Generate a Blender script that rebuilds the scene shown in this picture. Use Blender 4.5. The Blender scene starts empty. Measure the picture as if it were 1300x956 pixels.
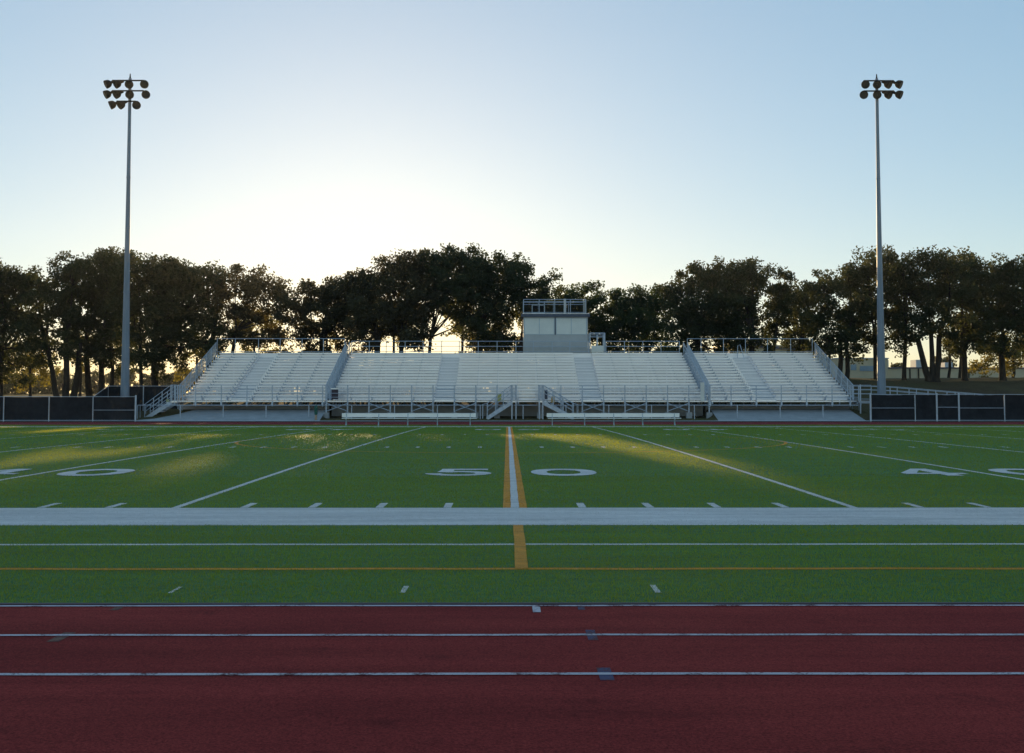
import bpy, math, random
import numpy as np
from mathutils import Vector, Matrix, Euler

random.seed(7)
rng = np.random.default_rng(11)
sc = bpy.context.scene
C = sc.collection

# ------------------------------------------------------------------ camera
F = 1498.0; PCX, PCY = 650.0, 433.0; EYE = 1.457
PITCH = math.atan(75.7 / F); YAW = math.atan(6.0 / F)
cam_d = bpy.data.cameras.new('camera'); cam = bpy.data.objects.new('camera', cam_d); C.objects.link(cam)
cam.location = (0, 0, EYE); cam.rotation_euler = (math.pi/2 + PITCH, 0, -YAW)
cam_d.sensor_width = 36; cam_d.lens = F / 1300 * 36
cam_d.shift_y = -(478 - PCY) / 1300
cam_d.clip_start = 0.1; cam_d.clip_end = 9000
sc.camera = cam
_R = Euler((math.pi/2 + PITCH, 0, -YAW)).to_matrix()

def ray(px, py):
    return (_R @ Vector(((px - PCX) / F, -(py - PCY) / F, -1.0))).normalized()
def at(px, py, D):            # point of the photo's ray on the plane Y = D
    d = ray(px, py); t = D / d.y
    return Vector((d.x * t, D, EYE + d.z * t))
def X(px, D, py=500): return at(px, py, D).x
def Z(py, D): return at(650, py, D).z

# ------------------------------------------------------------------ light
sd = ray(455, 343)
SUN_EL = math.asin(sd.z); SUN_AZ = math.atan2(sd.x, sd.y)
SKYG, SKYS, SKYV = .52, 1.26, 2.35   # a gentler contrast between the sunset side and the rest of the sky
world = bpy.data.worlds.new("World"); sc.world = world; world.use_nodes = True
nt = world.node_tree; bg = nt.nodes['Background']
sky = nt.nodes.new('ShaderNodeTexSky'); sky.sky_type = 'NISHITA'; sky.sun_disc = False
sky.sun_elevation = SUN_EL; sky.sun_rotation = SUN_AZ
sky.air_density = 1.0; sky.dust_density = 0.26; sky.ozone_density = 2.8; sky.altitude = 100
gm = nt.nodes.new('ShaderNodeGamma'); gm.inputs[1].default_value = SKYG
hs_ = nt.nodes.new('ShaderNodeHueSaturation'); hs_.inputs['Saturation'].default_value = SKYS; hs_.inputs['Value'].default_value = SKYV
nt.links.new(sky.outputs[0], gm.inputs[0]); nt.links.new(gm.outputs[0], hs_.inputs['Color']); nt.links.new(hs_.outputs[0], bg.inputs[0])
bg.inputs[1].default_value = 0.15
sun_d = bpy.data.lights.new('sun', 'SUN'); sun = bpy.data.objects.new('sun', sun_d); C.objects.link(sun)
sun_d.energy = 5.0; sun_d.angle = math.radians(0.6); sun_d.color = (1.0, 0.70, 0.34)
sun.rotation_euler = sd.to_track_quat('Z', 'Y').to_euler(); sun.location = (0, 0, 60)
sc.view_settings.view_transform = 'Standard'; sc.view_settings.look = 'None'
sc.view_settings.exposure = 0.04; sc.view_settings.gamma = 1
sc.cycles.max_bounces = 8; sc.cycles.transparent_max_bounces = 16
sc.cycles.volume_bounces = 0

# ------------------------------------------------------------------ helpers
def tag(o, label=None, cat=None, group=None, kind=None):
    if label: o['label'] = label
    if cat: o['category'] = cat
    if group: o['group'] = group
    if kind: o['kind'] = kind
    return o
def empty(name, loc, label, cat, group=None):
    o = bpy.data.objects.new(name, None); C.objects.link(o); o.location = loc
    o.empty_display_size = 0.3
    bpy.context.view_layer.update()
    return tag(o, label, cat, group)

class MB:
    """collects boxes, tubes and polygons in world coordinates, links them as one mesh"""
    def __init__(s): s.v = []; s.f = []
    def add(s, vs, fs):
        b = len(s.v); s.v += [tuple(p) for p in vs]; s.f += [tuple(b + i for i in f) for f in fs]; return s
    def box(s, x0, x1, y0, y1, z0, z1):
        vs = [(x, y, z) for z in (z0, z1) for x, y in ((x0, y0), (x1, y0), (x1, y1), (x0, y1))]
        return s.add(vs, [(3,2,1,0),(4,5,6,7),(0,1,5,4),(1,2,6,5),(2,3,7,6),(3,0,4,7)])
    def bar(s, a, b, w, h=None, up=(0,0,1)):
        a = Vector(a); b = Vector(b); h = h or w; d = (b - a).normalized(); up = Vector(up)
        if abs(d.dot(up)) > .95: up = Vector((0,1,0))
        r = d.cross(up).normalized(); u = r.cross(d).normalized()
        vs = [p + r*i*w/2 + u*j*h/2 for p in (a, b) for i, j in ((-1,-1),(1,-1),(1,1),(-1,1))]
        return s.add(vs, [(3,2,1,0),(4,5,6,7),(0,1,5,4),(1,2,6,5),(2,3,7,6),(3,0,4,7)])
    def tube(s, pts, rad, n=8, cap=True):
        pts = [Vector(p) for p in pts]
        if not hasattr(rad, '__len__'): rad = [rad]*len(pts)
        rings = []
        for i, p in enumerate(pts):
            d = (pts[min(i+1, len(pts)-1)] - pts[max(i-1, 0)])
            if d.length < 1e-6: d = Vector((0,0,1))
            d.normalize(); up = Vector((0,0,1)) if abs(d.z) < .9 else Vector((0,1,0))
            r = d.cross(up).normalized(); u = r.cross(d).normalized()
            rings.append([p + (r*math.cos(t) + u*math.sin(t))*rad[i] for t in [2*math.pi*k/n for k in range(n)]])
        vs = [q for r in rings for q in r]; fs = []
        for i in range(len(pts)-1):
            for k in range(n):
                a = i*n+k; b = i*n+(k+1)%n; fs.append((a, b, b+n, a+n))
        if cap: fs.append(tuple(range(n))[::-1]); fs.append(tuple((len(pts)-1)*n + k for k in range(n)))
        return s.add(vs, fs)
    def lathe(s, base, axis, prof, n=16):
        axis = Vector(axis).normalized(); up = Vector((0,0,1)) if abs(axis.z) < .9 else Vector((0,1,0))
        r = axis.cross(up).normalized(); u = r.cross(axis).normalized(); base = Vector(base)
        vs = []; fs = []
        for (h, rr) in prof:
            for k in range(n):
                t = 2*math.pi*k/n; vs.append(base + axis*h + (r*math.cos(t)+u*math.sin(t))*max(rr, .001))
        for i in range(len(prof)-1):
            for k in range(n):
                a = i*n+k; b = i*n+(k+1)%n; fs.append((a, b, b+n, a+n))
        return s.add(vs, fs)
    def build(s, name, mat, parent=None, smooth=False, label=None, bevel=0):
        me = bpy.data.meshes.new(name); off = Vector((0,0,0))
        if parent:
            q = parent
            while q: off += q.location; q = q.parent
        else:
            pass
        me.from_pydata([(v[0]-off.x, v[1]-off.y, v[2]-off.z) for v in s.v], [], s.f); me.update()
        o = bpy.data.objects.new(name, me); C.objects.link(o); me.materials.append(mat)
        if parent: o.parent = parent
        if smooth:
            for p in me.polygons: p.use_smooth = True
        if bevel:
            m = o.modifiers.new('bevel', 'BEVEL'); m.width = bevel; m.segments = 2; m.limit_method = 'ANGLE'
        if label: o['label'] = label
        return o

# ------------------------------------------------------------------ materials
def new_mat(name):
    m = bpy.data.materials.new(name); m.use_nodes = True
    n = m.node_tree; b = n.nodes['Principled BSDF']; return m, n, b
def noise(n, scale, detail=4, rough=.6, vec=None, dist=0):
    t = n.nodes.new('ShaderNodeTexNoise'); t.inputs['Scale'].default_value = scale
    t.inputs['Detail'].default_value = detail; t.inputs['Roughness'].default_value = rough
    t.inputs['Distortion'].default_value = dist
    if vec is not None: n.links.new(vec, t.inputs['Vector'])
    return t
def mapped(n, scale=(1,1,1), rot=(0,0,0)):
    tc = n.nodes.new('ShaderNodeNewGeometry'); mp = n.nodes.new('ShaderNodeMapping')
    mp.inputs['Scale'].default_value = scale; mp.inputs['Rotation'].default_value = rot
    n.links.new(tc.outputs['Position'], mp.inputs['Vector']); return mp.outputs['Vector']
def ramp(n, fac, stops):
    r = n.nodes.new('ShaderNodeValToRGB'); n.links.new(fac, r.inputs['Fac'])
    e = r.color_ramp.elements
    while len(e) < len(stops): e.new(.5)
    for k, (p, c) in enumerate(stops): e[k].position = p; e[k].color = (*c, 1)
    return r.outputs['Color']
def mixc(n, fac, a, b, mode='MIX'):
    m = n.nodes.new('ShaderNodeMix'); m.data_type = 'RGBA'; m.blend_type = mode
    if isinstance(fac, (int, float)): m.inputs[0].default_value = fac
    else: n.links.new(fac, m.inputs[0])
    for k, v in ((6, a), (7, b)):
        if isinstance(v, tuple): m.inputs[k].default_value = (*v, 1)
        else: n.links.new(v, m.inputs[k])
    return m.outputs[2]
def bump(n, b, h, strength=.3, dist=.02):
    bp = n.nodes.new('ShaderNodeBump'); bp.inputs['Strength'].default_value = strength
    bp.inputs['Distance'].default_value = dist; n.links.new(h, bp.inputs['Height'])
    n.links.new(bp.outputs['Normal'], b.inputs['Normal'])

def simple(name, col, rough=.6, metal=0, var=.25, scale=3, spec=.5, aniso=(1,1,1)):
    m, n, b = new_mat(name)
    t = noise(n, scale, 5, .65, mapped(n, aniso))
    lo = tuple(c*(1-var) for c in col); hi = tuple(min(1, c*(1+var)) for c in col)
    n.links.new(ramp(n, t.outputs['Fac'], [(.3, lo), (.7, hi)]), b.inputs['Base Color'])
    b.inputs['Roughness'].default_value = rough; b.inputs['Metallic'].default_value = metal
    b.inputs['Specular IOR Level'].default_value = spec
    return m, n, b

M = {}
SHEEN = .05
def turf_nodes(name, stops, fine=(.55, 1.45), sheen=(.75, .8, .25)):
    m, n, b = new_mat(name)
    fib = noise(n, 1, 8, .8, mapped(n, (7, 9, 9)))          # blades brushed along the field
    fib2 = noise(n, 1, 4, .7, mapped(n, (45, 60, 60)))
    big = noise(n, .09, 4, .6, mapped(n, (1, 2.2, 1)))
    strk = noise(n, 1, 3, .6, mapped(n, (.35, 3, 1)))
    col = ramp(n, big.outputs['Fac'], stops)
    dk = ramp(n, fib.outputs['Fac'], [(.3, (fine[0],)*3), (.72, (fine[1],)*3)])
    col = mixc(n, 1.0, col, dk, 'MULTIPLY')
    dk2 = ramp(n, strk.outputs['Fac'], [(.3, (.82,)*3), (.7, (1.15,)*3)])
    col = mixc(n, 1.0, col, dk2, 'MULTIPLY')
    n.links.new(col, b.inputs['Base Color'])
    b.inputs['Roughness'].default_value = .6; b.inputs['Specular IOR Level'].default_value = .12
    b.inputs['Sheen Weight'].default_value = SHEEN; b.inputs['Sheen Roughness'].default_value = .4; b.inputs['Sheen Tint'].default_value = (*sheen, 1)
    ad = n.nodes.new('ShaderNodeMath'); ad.operation = 'ADD'
    n.links.new(fib.outputs['Fac'], ad.inputs[0]); n.links.new(fib2.outputs['Fac'], ad.inputs[1])
    bump(n, b, ad.outputs[0], .8, .03)
    return m
M['turf'] = turf_nodes('turf', [(.3, (.042, .165, .030)), (.5, (.050, .19, .036)), (.72, (.062, .20, .038))])
M['line_white'] = turf_nodes('turf_line_white', [(.3, (.86, .80, .76)), (.7, (.95, .89, .85))], (.78, 1.12))
M['line_orange'] = turf_nodes('turf_line_orange', [(.3, (.86, .33, .02)), (.7, (.97, .40, .03))], (.75, 1.15))

def track_mat():
    m, n, b = new_mat('running_track_rubber')
    sp = noise(n, 62, 5, .9, mapped(n)); big = noise(n, .5, 5, .6, mapped(n, (1, 2, 1))); med = noise(n, 18, 4, .7, mapped(n))
    col = ramp(n, big.outputs['Fac'], [(.3, (.24, .029, .026)), (.7, (.31, .040, .034))])
    col = mixc(n, 1, col, ramp(n, sp.outputs['Fac'], [(.36, (.42,)*3), (.64, (1.7,)*3)]), 'MULTIPLY')
    col = mixc(n, 1, col, ramp(n, med.outputs['Fac'], [(.3, (.80,)*3), (.7, (1.18,)*3)]), 'MULTIPLY')
    lg = noise(n, 1, 5, .6, mapped(n, (.18, 2.6, 1))); sc_ = noise(n, 1, 6, .7, mapped(n, (1.1, 1.6, 1)), 1.2)
    col = mixc(n, 1, col, ramp(n, lg.outputs['Fac'], [(.3, (.80,)*3), (.7, (1.16,)*3)]), 'MULTIPLY')
    col = mixc(n, 1, col, ramp(n, sc_.outputs['Fac'], [(.28, (.72, .76, .78)), (.42, (1.0,)*3), (.62, (1.0,)*3), (.78, (1.22, 1.3, 1.3))]), 'MULTIPLY')
    n.links.new(col, b.inputs['Base Color']); b.inputs['Roughness'].default_value = .9
    b.inputs['Specular IOR Level'].default_value = .05
    bump(n, b, sp.outputs['Fac'], .5, .01); return m
M['track'] = track_mat()
def worn_paint(name, col, wear):
    m, n, b = new_mat(name)
    t = noise(n, 60, 5, .75, mapped(n)); t2 = noise(n, 5, 4, .6, mapped(n))
    ad = n.nodes.new('ShaderNodeMath'); ad.operation = 'MULTIPLY'
    n.links.new(t.outputs['Fac'], ad.inputs[0]); n.links.new(t2.outputs['Fac'], ad.inputs[1])
    n.links.new(ramp(n, ad.outputs[0], [(wear, (.12, .03, .03)), (wear+.08, col)]), b.inputs['Base Color'])
    b.inputs['Roughness'].default_value = .8; b.inputs['Specular IOR Level'].default_value = .2
    return m
M['paint_white'] = worn_paint('track_paint_white', (.62, .54, .56), .17)
M['paint_blue'] = worn_paint('track_paint_blue', (.075, .075, .15), .20)
M['paint_tan'] = worn_paint('track_paint_tan', (.20, .11, .07), .22)
M['alu'], n_, b_ = simple('aluminium_plank', (.95, .89, .89), .32, .8, .08, 2, aniso=(.3, 3, 3))
M['alu_riser'], n_, b_ = simple('aluminium_riser', (.93, .87, .87), .36, .8, .08, 2, aniso=(.3, 3, 3))
M['galv'], n_, b_ = simple('galvanised_steel', (.58, .61, .65), .5, .45, .15, 6)
M['nosing'], n_, b_ = simple('step_nosing', (.45, .45, .46), .6, 0, .1, 5)
M['pole'], n_, b_ = simple('pole_steel', (.25, .29, .34), .5, .3, .16, 1.6, aniso=(3, 3, .4))
M['dark_metal'], n_, b_ = simple('dark_metal', (.018, .018, .018), .8, 0, .2, 8, spec=.15)
M['lamp_glass'], n_, b_ = simple('lamp_glass', (.05, .048, .045), .5, 0, .1, 8, spec=.2)
M['screen'], n_, b_ = simple('windscreen_fabric', (.028, .028, .031), .9, 0, .35, 1.3, spec=.15)
bump(n_, b_, noise(n_, 2.2, 4, .5, mapped(n_, (1, 1, .6)), 1.5).outputs['Fac'], .6, .12)
M['concrete'], n_, b_ = simple('concrete', (.44, .43, .42), .9, 0, .14, 1.4, spec=.2)
M['white_concrete'], n_, b_ = simple('pale_concrete', (.80, .74, .72), .9, 0, .10, 1.4, spec=.2)
M['soil'], n_, b_ = simple('brown_soil', (.105, .07, .05), 1, 0, .35, 2.5, spec=.1)
M['bench'], n_, b_ = simple('bench_aluminium', (.95, .92, .92), .35, .7, .05, 2)
M['wall_box'], n_, b_ = simple('press_box_wall', (.62, .59, .55), .6, 0, .06, 2)
M['trim_dark'], n_, b_ = simple('dark_trim', (.09, .10, .13), .5, .2, .12, 3)
M['trim_light'], n_, b_ = simple('light_trim', (.62, .64, .64), .5, .1, .06, 3)
M['shade'], n_, b_ = simple('window_shade', (.92, .86, .74), .55, 0, .05, 1.5)
M['beige'], n_, b_ = simple('beige_wall', (.70, .56, .36), .9, 0, .08, .8)
M['white_wall'], n_, b_ = simple('white_box', (.62, .62, .60), .7, 0, .08, 2)
M['yellow'], n_, b_ = simple('yellow_panel', (.55, .50, .16), .6, 0, .1, 4)
M['orange_p'], n_, b_ = simple('orange_panel', (.62, .38, .14), .6, 0, .1, 4)
M['brown_p'], n_, b_ = simple('brown_panel', (.075, .05, .06), .7, 0, .2, 4)
M['green_p'], n_, b_ = simple('green_cover', (.02, .12, .08), .7, 0, .2, 4)
M['tan_p'], n_, b_ = simple('tan_post', (.45, .30, .19), .8, 0, .15, 6)
M['window'], n_, b_ = simple('window_glass', (.30, .40, .46), .15, 0, .1, 1)
M['bark'], n_, b_ = simple('bark', (.055, .043, .033), .95, 0, .45, 5, spec=.1, aniso=(1, 1, .25))
bump(n_, b_, noise(n_, 9, 4, .7, mapped(n_, (1, 1, .2))).outputs['Fac'], .8, .1)

def ground_mat():
    m, n, b = new_mat('ground_cover')
    t = noise(n, .25, 6, .65, mapped(n)); f = noise(n, 9, 5, .75, mapped(n))
    c = ramp(n, t.outputs['Fac'], [(.3, (.115, .085, .05)), (.5, (.15, .12, .062)), (.72, (.12, .125, .045))])
    c = mixc(n, 1, c, ramp(n, f.outputs['Fac'], [(.3, (.6,)*3), (.7, (1.35,)*3)]), 'MULTIPLY')
    n.links.new(c, b.inputs['Base Color']); b.inputs['Roughness'].default_value = 1
    b.inputs['Specular IOR Level'].default_value = .05
    bump(n, b, f.outputs['Fac'], .9, .15); return m
M['ground'] = ground_mat()

def leaf_mat(name, dark, light, trans, tw=.45):
    m, n, b = new_mat(name)
    g = n.nodes.new('ShaderNodeNewGeometry')
    t = noise(n, .55, 3, .5, mapped(n))
    mx = n.nodes.new('ShaderNodeMath'); mx.operation = 'ADD'
    n.links.new(g.outputs['Random Per Island'], mx.inputs[0]); n.links.new(t.outputs['Fac'], mx.inputs[1])
    hv = n.nodes.new('ShaderNodeMath'); hv.operation = 'MULTIPLY'; hv.inputs[1].default_value = .5
    n.links.new(mx.outputs[0], hv.inputs[0])
    c = ramp(n, hv.outputs[0], [(.2, dark), (.8, light)])
    n.links.new(c, b.inputs['Base Color']); b.inputs['Roughness'].default_value = .6
    b.inputs['Specular IOR Level'].default_value = .25
    tr = n.nodes.new('ShaderNodeBsdfTranslucent'); tr.inputs['Color'].default_value = (*trans, 1)
    ms = n.nodes.new('ShaderNodeMixShader'); ms.inputs[0].default_value = tw
    out = n.nodes['Material Output']
    n.links.new(b.outputs[0], ms.inputs[1]); n.links.new(tr.outputs[0], ms.inputs[2])
    n.links.new(ms.outputs[0], out.inputs['Surface']); return m
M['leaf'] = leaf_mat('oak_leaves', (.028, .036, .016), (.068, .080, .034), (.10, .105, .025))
M['leaf_backlit'] = leaf_mat('oak_leaves_backlit', (.055, .044, .018), (.11, .085, .034), (.42, .34, .05), .5)  # oak leaves with the yellow of backlight put into their colours
M['leaf_flare'] = leaf_mat('oak_leaves_flare', (.040, .038, .020), (.085, .076, .036), (.16, .12, .03), .4)  # oak leaves near the sun, its flare painted in as a brown tint
M['leaf_green'] = leaf_mat('green_leaves', (.020, .034, .015), (.050, .070, .028), (.12, .15, .03), .45)
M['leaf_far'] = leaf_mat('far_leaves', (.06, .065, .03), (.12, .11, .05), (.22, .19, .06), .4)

# ------------------------------------------------------------------ terrain
NEAR_IN, FAR_IN = 15.97, 64.74            # inner edges of the two sidelines
def crown(y):
    u = (y - 40.4) / 26.5
    return .085 * max(0.0, 1 - u*u) if abs(u) < 1 else 0.0
def ss(a, b, t):
    t = min(1, max(0, (t - a)/(b - a))); return t*t*(3 - 2*t)
def hillL(y): return np.interp(y, [81.4, 84, 88, 96, 101, 130, 250, 400, 3000], [0, .15, .75, 1.35, 1.6, 1.9, 2.9, 3.2, 3.4])
def hillR(y): return np.interp(y, [81.4, 84, 88, 95, 103, 108, 140, 400, 3000], [0, .10, .35, 1.6, 3.2, 3.5, 3.9, 4.2, 4.4])
def gz(x, y):
    if y < 81.4: return crown(y)
    t = ss(-6, 24, x)
    h = hillL(y)*(1-t) + hillR(y)*t
    w = ss(-27.5, -24.8, x) * (1 - ss(25.3, 27.2, x)) * (1 - ss(97, 100, y))   # under the stands
    cen = ss(-13.3, -12.9, x) * (1 - ss(14.3, 14.8, x))
    cz = np.interp(y, [81.4, 82.2, 84, 86, 88, 97], [0, .12, .20, .22, .45, 1.35])
    szd = np.interp(y, [81.4, 82.2, 85.3, 86.5, 97], [0, .03, .76, .80, 1.4])
    s = cz*cen + szd*(1-cen)
    return h*(1-w) + s*w

def grid_sheet(xs, ys, zf, name, mat, dz=0, kind='structure', label=None):
    vs = [(x, y, float(zf(x, y)) + dz) for y in ys for x in xs]; nx = len(xs); fs = []
    for j in range(len(ys)-1):
        for i in range(nx-1):
            a = j*nx+i; fs.append((a, a+1, a+1+nx, a+nx))
    b = MB(); b.add(vs, fs); o = b.build(name, mat, smooth=True); o['kind'] = kind
    if label: o['label'] = label
    return o
xs = sorted(set([-520, -380, -250, -140, -90] + list(np.arange(-70, 71, 2.5)) + [90, 140, 250, 380, 520]
      + list(np.arange(-28, -24, .4)) + list(np.arange(25, 28, .4)) + [-13.5, -13.3, -13.1, -12.9, 14.3, 14.5, 14.7, 14.9]))
ys = [-300, -60, -15, 0, 8.3] + list(np.arange(10, 72, 2.0)) + list(np.arange(72, 81.3, 3)) + list(np.arange(81.4, 100, .5)) + list(np.arange(100, 112, 1.5)) + [115, 120, 130, 140, 160, 200, 250, 320, 420, 520]
def zground(x, y):
    z = gz(x, y)
    if y < 82.35: return z - (.03 if y < 81.35 else .09)
    if y > 98: z += .10*math.sin(x*.31 + y*.17) * ss(98, 104, y) + .05*math.sin(x*1.1 - y*.6)*ss(98, 104, y)
    return z
grid_sheet(xs, ys, zground, 'ground', M['ground'])
ty = list(np.arange(8.54, 71.0, 1.2)) + [71.2]
grid_sheet(list(np.arange(-80, 81, 8)), ty, lambda x, y: crown(y), 'turf_field', M['turf'])
grid_sheet(list(np.arange(-80, 81, 10)), [-.4, 2, 4, 6, 8.52], lambda x, y: 0, 'running_track', M['track'], 0, label='near straight of the red running track')
grid_sheet(list(np.arange(-80, 81, 10)), [71.2, 76, 81.4], lambda x, y: 0, 'running_track', M['track'], 0, label='far straight of the red running track')
# track kerb between turf and rubber : slim dark drain edge
MB().box(-80, 80, 8.515, 8.56, -.02, .010).build('track_edging', M['brown_p'])['kind'] = 'structure'
# pale concrete walk along the far straight
grid_sheet(list(np.arange(-80, 81, 4)), [81.4, 81.9, 82.3], lambda x, y: .03 if y < 82 else .05, 'path', M['white_concrete'], .02, label='pale concrete walk along the far edge of the track')
# sloped concrete aprons in front of the side stands
def slope_sheet(x0, x1, x0t, name='concrete_apron', rag=0, lab=None):
    ysl = [82.25, 82.8, 83.6, 84.4, 85.3, 86.9]; v = []; f = []; nx = 14
    for j, y in enumerate(ysl):
        t = j/(len(ysl)-2); t = min(1, t)
        a = x0 + (x0t[0]-x0)*(t**.6 if rag else t); b = x1 + (x0t[1]-x1)*t
        for i in range(nx+1):
            x = a + (b-a)*i/nx; v.append((x, y, float(np.interp(y, [81.4, 82.2, 85.3, 86.5, 97], [0, .03, .76, .80, 1.4])) + .03))
    for j in range(len(ysl)-1):
        for i in range(nx): a = j*(nx+1)+i; f.append((a, a+1, a+nx+2, a+nx+1))
    o = MB().add(v, f).build(name, M['concrete']); o['kind'] = 'structure'; o['label'] = lab
slope_sheet(-26.3, -13.05, (-22.6, -13.05), rag=1, lab='sloped concrete under the left stand')
slope_sheet(14.7, 25.0, (14.7, 24.75), lab='sloped concrete under the right stand')

# ------------------------------------------------------------------ field lines
X50 = .104
def strip_x(x0, x1, y0, y1, mb, zf=crown, dz=.004, step=.4, jit=.007):
    n = max(1, int((x1-x0)/step)); v = []; f = []
    ph = random.random()*10
    for i in range(n+1):
        x = x0 + (x1-x0)*i/n
        j = jit*(math.sin(x*1.7+ph) + .8*math.sin(x*4.1+ph*2) + random.uniform(-.5, .5)); j2 = j + jit*random.uniform(-.5, .5)
        for y in (y0+j, y1+j2): v.append((x, y, zf(y)+dz))
    for i in range(n): f.append((2*i, 2*i+2, 2*i+3, 2*i+1))
    mb.add(v, f)
def strip_y(xc, w, y0, y1, mb, dz=.004, step=.6, jit=.004):
    n = max(1, int((y1-y0)/step)); v = []; f = []
    for i in range(n+1):
        y = y0 + (y1-y0)*i/n; j = random.uniform(-jit, jit)
        v.append((xc-w/2+j, y, crown(y)+dz)); v.append((xc+w/2+j, y, crown(y)+dz))
    for i in range(n): f.append((2*i, 2*i+1, 2*i+3, 2*i+2))
    mb.add(v, f)
def wide_strip(x0, x1, y0, y1, mb, dz):
    # a wide band follows the crown with rows across it
    k = 4; v = []; f = []; n = int((x1-x0)/.5)
    for r in range(k+1):
        y = y0 + (y1-y0)*r/k
        for i in range(n+1):
            x = x0+(x1-x0)*i/n; e = random.uniform(-.006, .006) if r in (0, k) else 0
            v.append((x, y+e, crown(y)+dz))
    for r in range(k):
        for i in range(n): a = r*(n+1)+i; f.append((a, a+1, a+n+2, a+n+1))
    mb.add(v, f)
def mark(mb, name, mat, label):
    o = mb.build(name, mat); o['kind'] = 'structure'; o['label'] = label; return o
GX0, GX1 = X50-45.72, X50+45.72
b = MB(); wide_strip(GX0-10, GX1+10, 13.87, NEAR_IN, b, .006); mark(b, 'sideline_marking', M['line_white'], 'wide white near sideline')
b = MB(); wide_strip(GX0-10, GX1+10, FAR_IN, FAR_IN+1.83, b, .006); mark(b, 'sideline_marking', M['line_white'], 'wide white far sideline')
b = MB(); strip_x(-80, 80, 11.99, 12.10, b, step=.3); mark(b, 'boundary_line_marking', M['line_white'], 'thin white line in front of the near sideline')
b = MB(); strip_x(-80, 80, 10.25, 10.355, b, step=.3, jit=.009)
strip_x(-80, 80, 68.7, 68.8, b)
mark(b, 'boundary_line_marking', M['line_orange'], 'thin orange line nearest the track')
b = MB()
for k in range(-10, 11):
    if k: strip_y(X50+k*4.572, .105, NEAR_IN, FAR_IN, b)
strip_y(X50, .11, NEAR_IN, FAR_IN, b, .008)
mark(b, 'yard_line_marking', M['line_white'], 'white yard lines crossing the field')
b = MB()
for s in (-1, 1): strip_y(X50+s*.108, .105, NEAR_IN, FAR_IN, b)
strip_y(X50+.024, .115, 10.30, 13.87, b, .008)
mark(b, 'halfway_line_marking', M['line_orange'], 'orange halfway line either side of the fifty yard line')
b = MB(); pv = []; pf = []; NC = 120
for i in range(NC):
    t = 2*math.pi*i/NC
    for r in (9.09, 9.2): y = 40.4+r*math.sin(t); pv.append((X50+.03+r*math.cos(t), y, crown(y)+.004))
for i in range(NC):
    a = 2*i; c = 2*((i+1) % NC); pf.append((a, a+1, c+1, c))
b.add(pv, pf); mark(b, 'centre_circle_marking', M['line_orange'], 'thin orange centre circle')
b = MB()
for k in range(-50, 51):
    x = X50 + k*.9144
    if k % 5 == 0: continue
    strip_y(x, .105, NEAR_IN+.06, NEAR_IN+.72, b)
    strip_y(x, .105, FAR_IN-.72, FAR_IN-.06, b)
    for yc in (35.0, 47.9):
        strip_y(x, .12, yc-.33, yc+.33, b)
mark(b, 'hash_marking', M['line_white'], 'short white yard ticks and hash marks')
b = MB()
for px, y0, y1, w in ((515, 744.5, 753, .04), (831, 743, 753, .045), (226, 745.5, 753.5, .03)):
    d0 = EYE/(-ray(px, y1).z/ray(px, y1).y); d1 = EYE/(-ray(px, y0).z/ray(px, y0).y)
    strip_y(X(px, (d0+d1)/2), w, d0, d1, b)
mark(b, 'corner_tick_marking', M['line_white'], 'three small white ticks between the orange line and the track')

# big yard numbers
def glyph(ch):
    if ch == '0':
        n = 28; out = []; inn = []
        for i in range(n):
            t = 2*math.pi*i/n; c, s = math.cos(t), math.sin(t)
            q = lambda v, p: math.copysign(abs(v)**p, v)
            out.append((.5+.5*q(c, .85), .5+.5*q(s, .85))); inn.append((.5+.26*q(c, .9), .5+.30*q(s, .9)))
        return [([out[i], out[(i+1) % n], inn[(i+1) % n], inn[i]]) for i in range(n)]
    if ch == '5':
        quads = [[(.14,.82),(.92,.82),(.92,1),(.14,1)], [(.14,.82),(.36,.82),(.36,.66),(.10,.50)], [(.10,.50),(.36,.66),(.36,.50),(.36,.44)]]
        cx, cy = .46, .33; n = 14; o = []; i_ = []
        for k in range(n+1):
            t = math.radians(112 - 292*k/n); o.append((cx+.54*math.cos(t), cy+.33*math.sin(t))); i_.append((cx+.28*math.cos(t), cy+.16*math.sin(t)))
        for k in range(n): quads.append([o[k], o[k+1], i_[k+1], i_[k]])
        return quads
    if ch == '4':
        return [[(.52,.0),(.78,.0),(.78,1),(.52,1)], [(0,.22),(.52,.22),(.52,.38),(0,.38)], [(.78,.22),(1,.22),(1,.38),(.78,.38)],
                [(0,.38),(.26,.38),(.52,.76),(.52,1)]]
    if ch == '3':
        quads = []
        for cy, t0, t1 in ((.73, 150, -80), (.28, 80, -150)):
            n = 12; o = []; i_ = []
            for k in range(n+1):
                t = math.radians(t0+(t1-t0)*k/n); o.append((.48+.5*math.cos(t), cy+.27*math.sin(t))); i_.append((.48+.25*math.cos(t), cy+.11*math.sin(t)))
            for k in range(n): quads.append([o[k], o[k+1], i_[k+1], i_[k]])
        return quads
    quads = []
    if ch == '2': quads = [[(0,0),(1,0),(1,.18),(0,.18)], [(.05,.18),(.35,.18),(.95,.6),(.7,.68)], [(.6,.62),(.95,.6),(.95,.85),(.7,.82)], [(.1,.75),(.8,.8),(.8,1),(.2,1)]]
    if ch == '1': quads = [[(.35,0),(.65,0),(.65,1),(.35,1)]]
    return quads
b = MB()
def put(ch, x0, w, y0, h, flip):
    for q in glyph(ch):
        pts = []
        for (u, v) in q:
            if flip: u, v = 1-u, 1-v
            y = y0+v*h; pts.append((x0+u*w, y, crown(y)+.010))
        b.add(pts, [tuple(range(len(pts)))])
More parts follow.
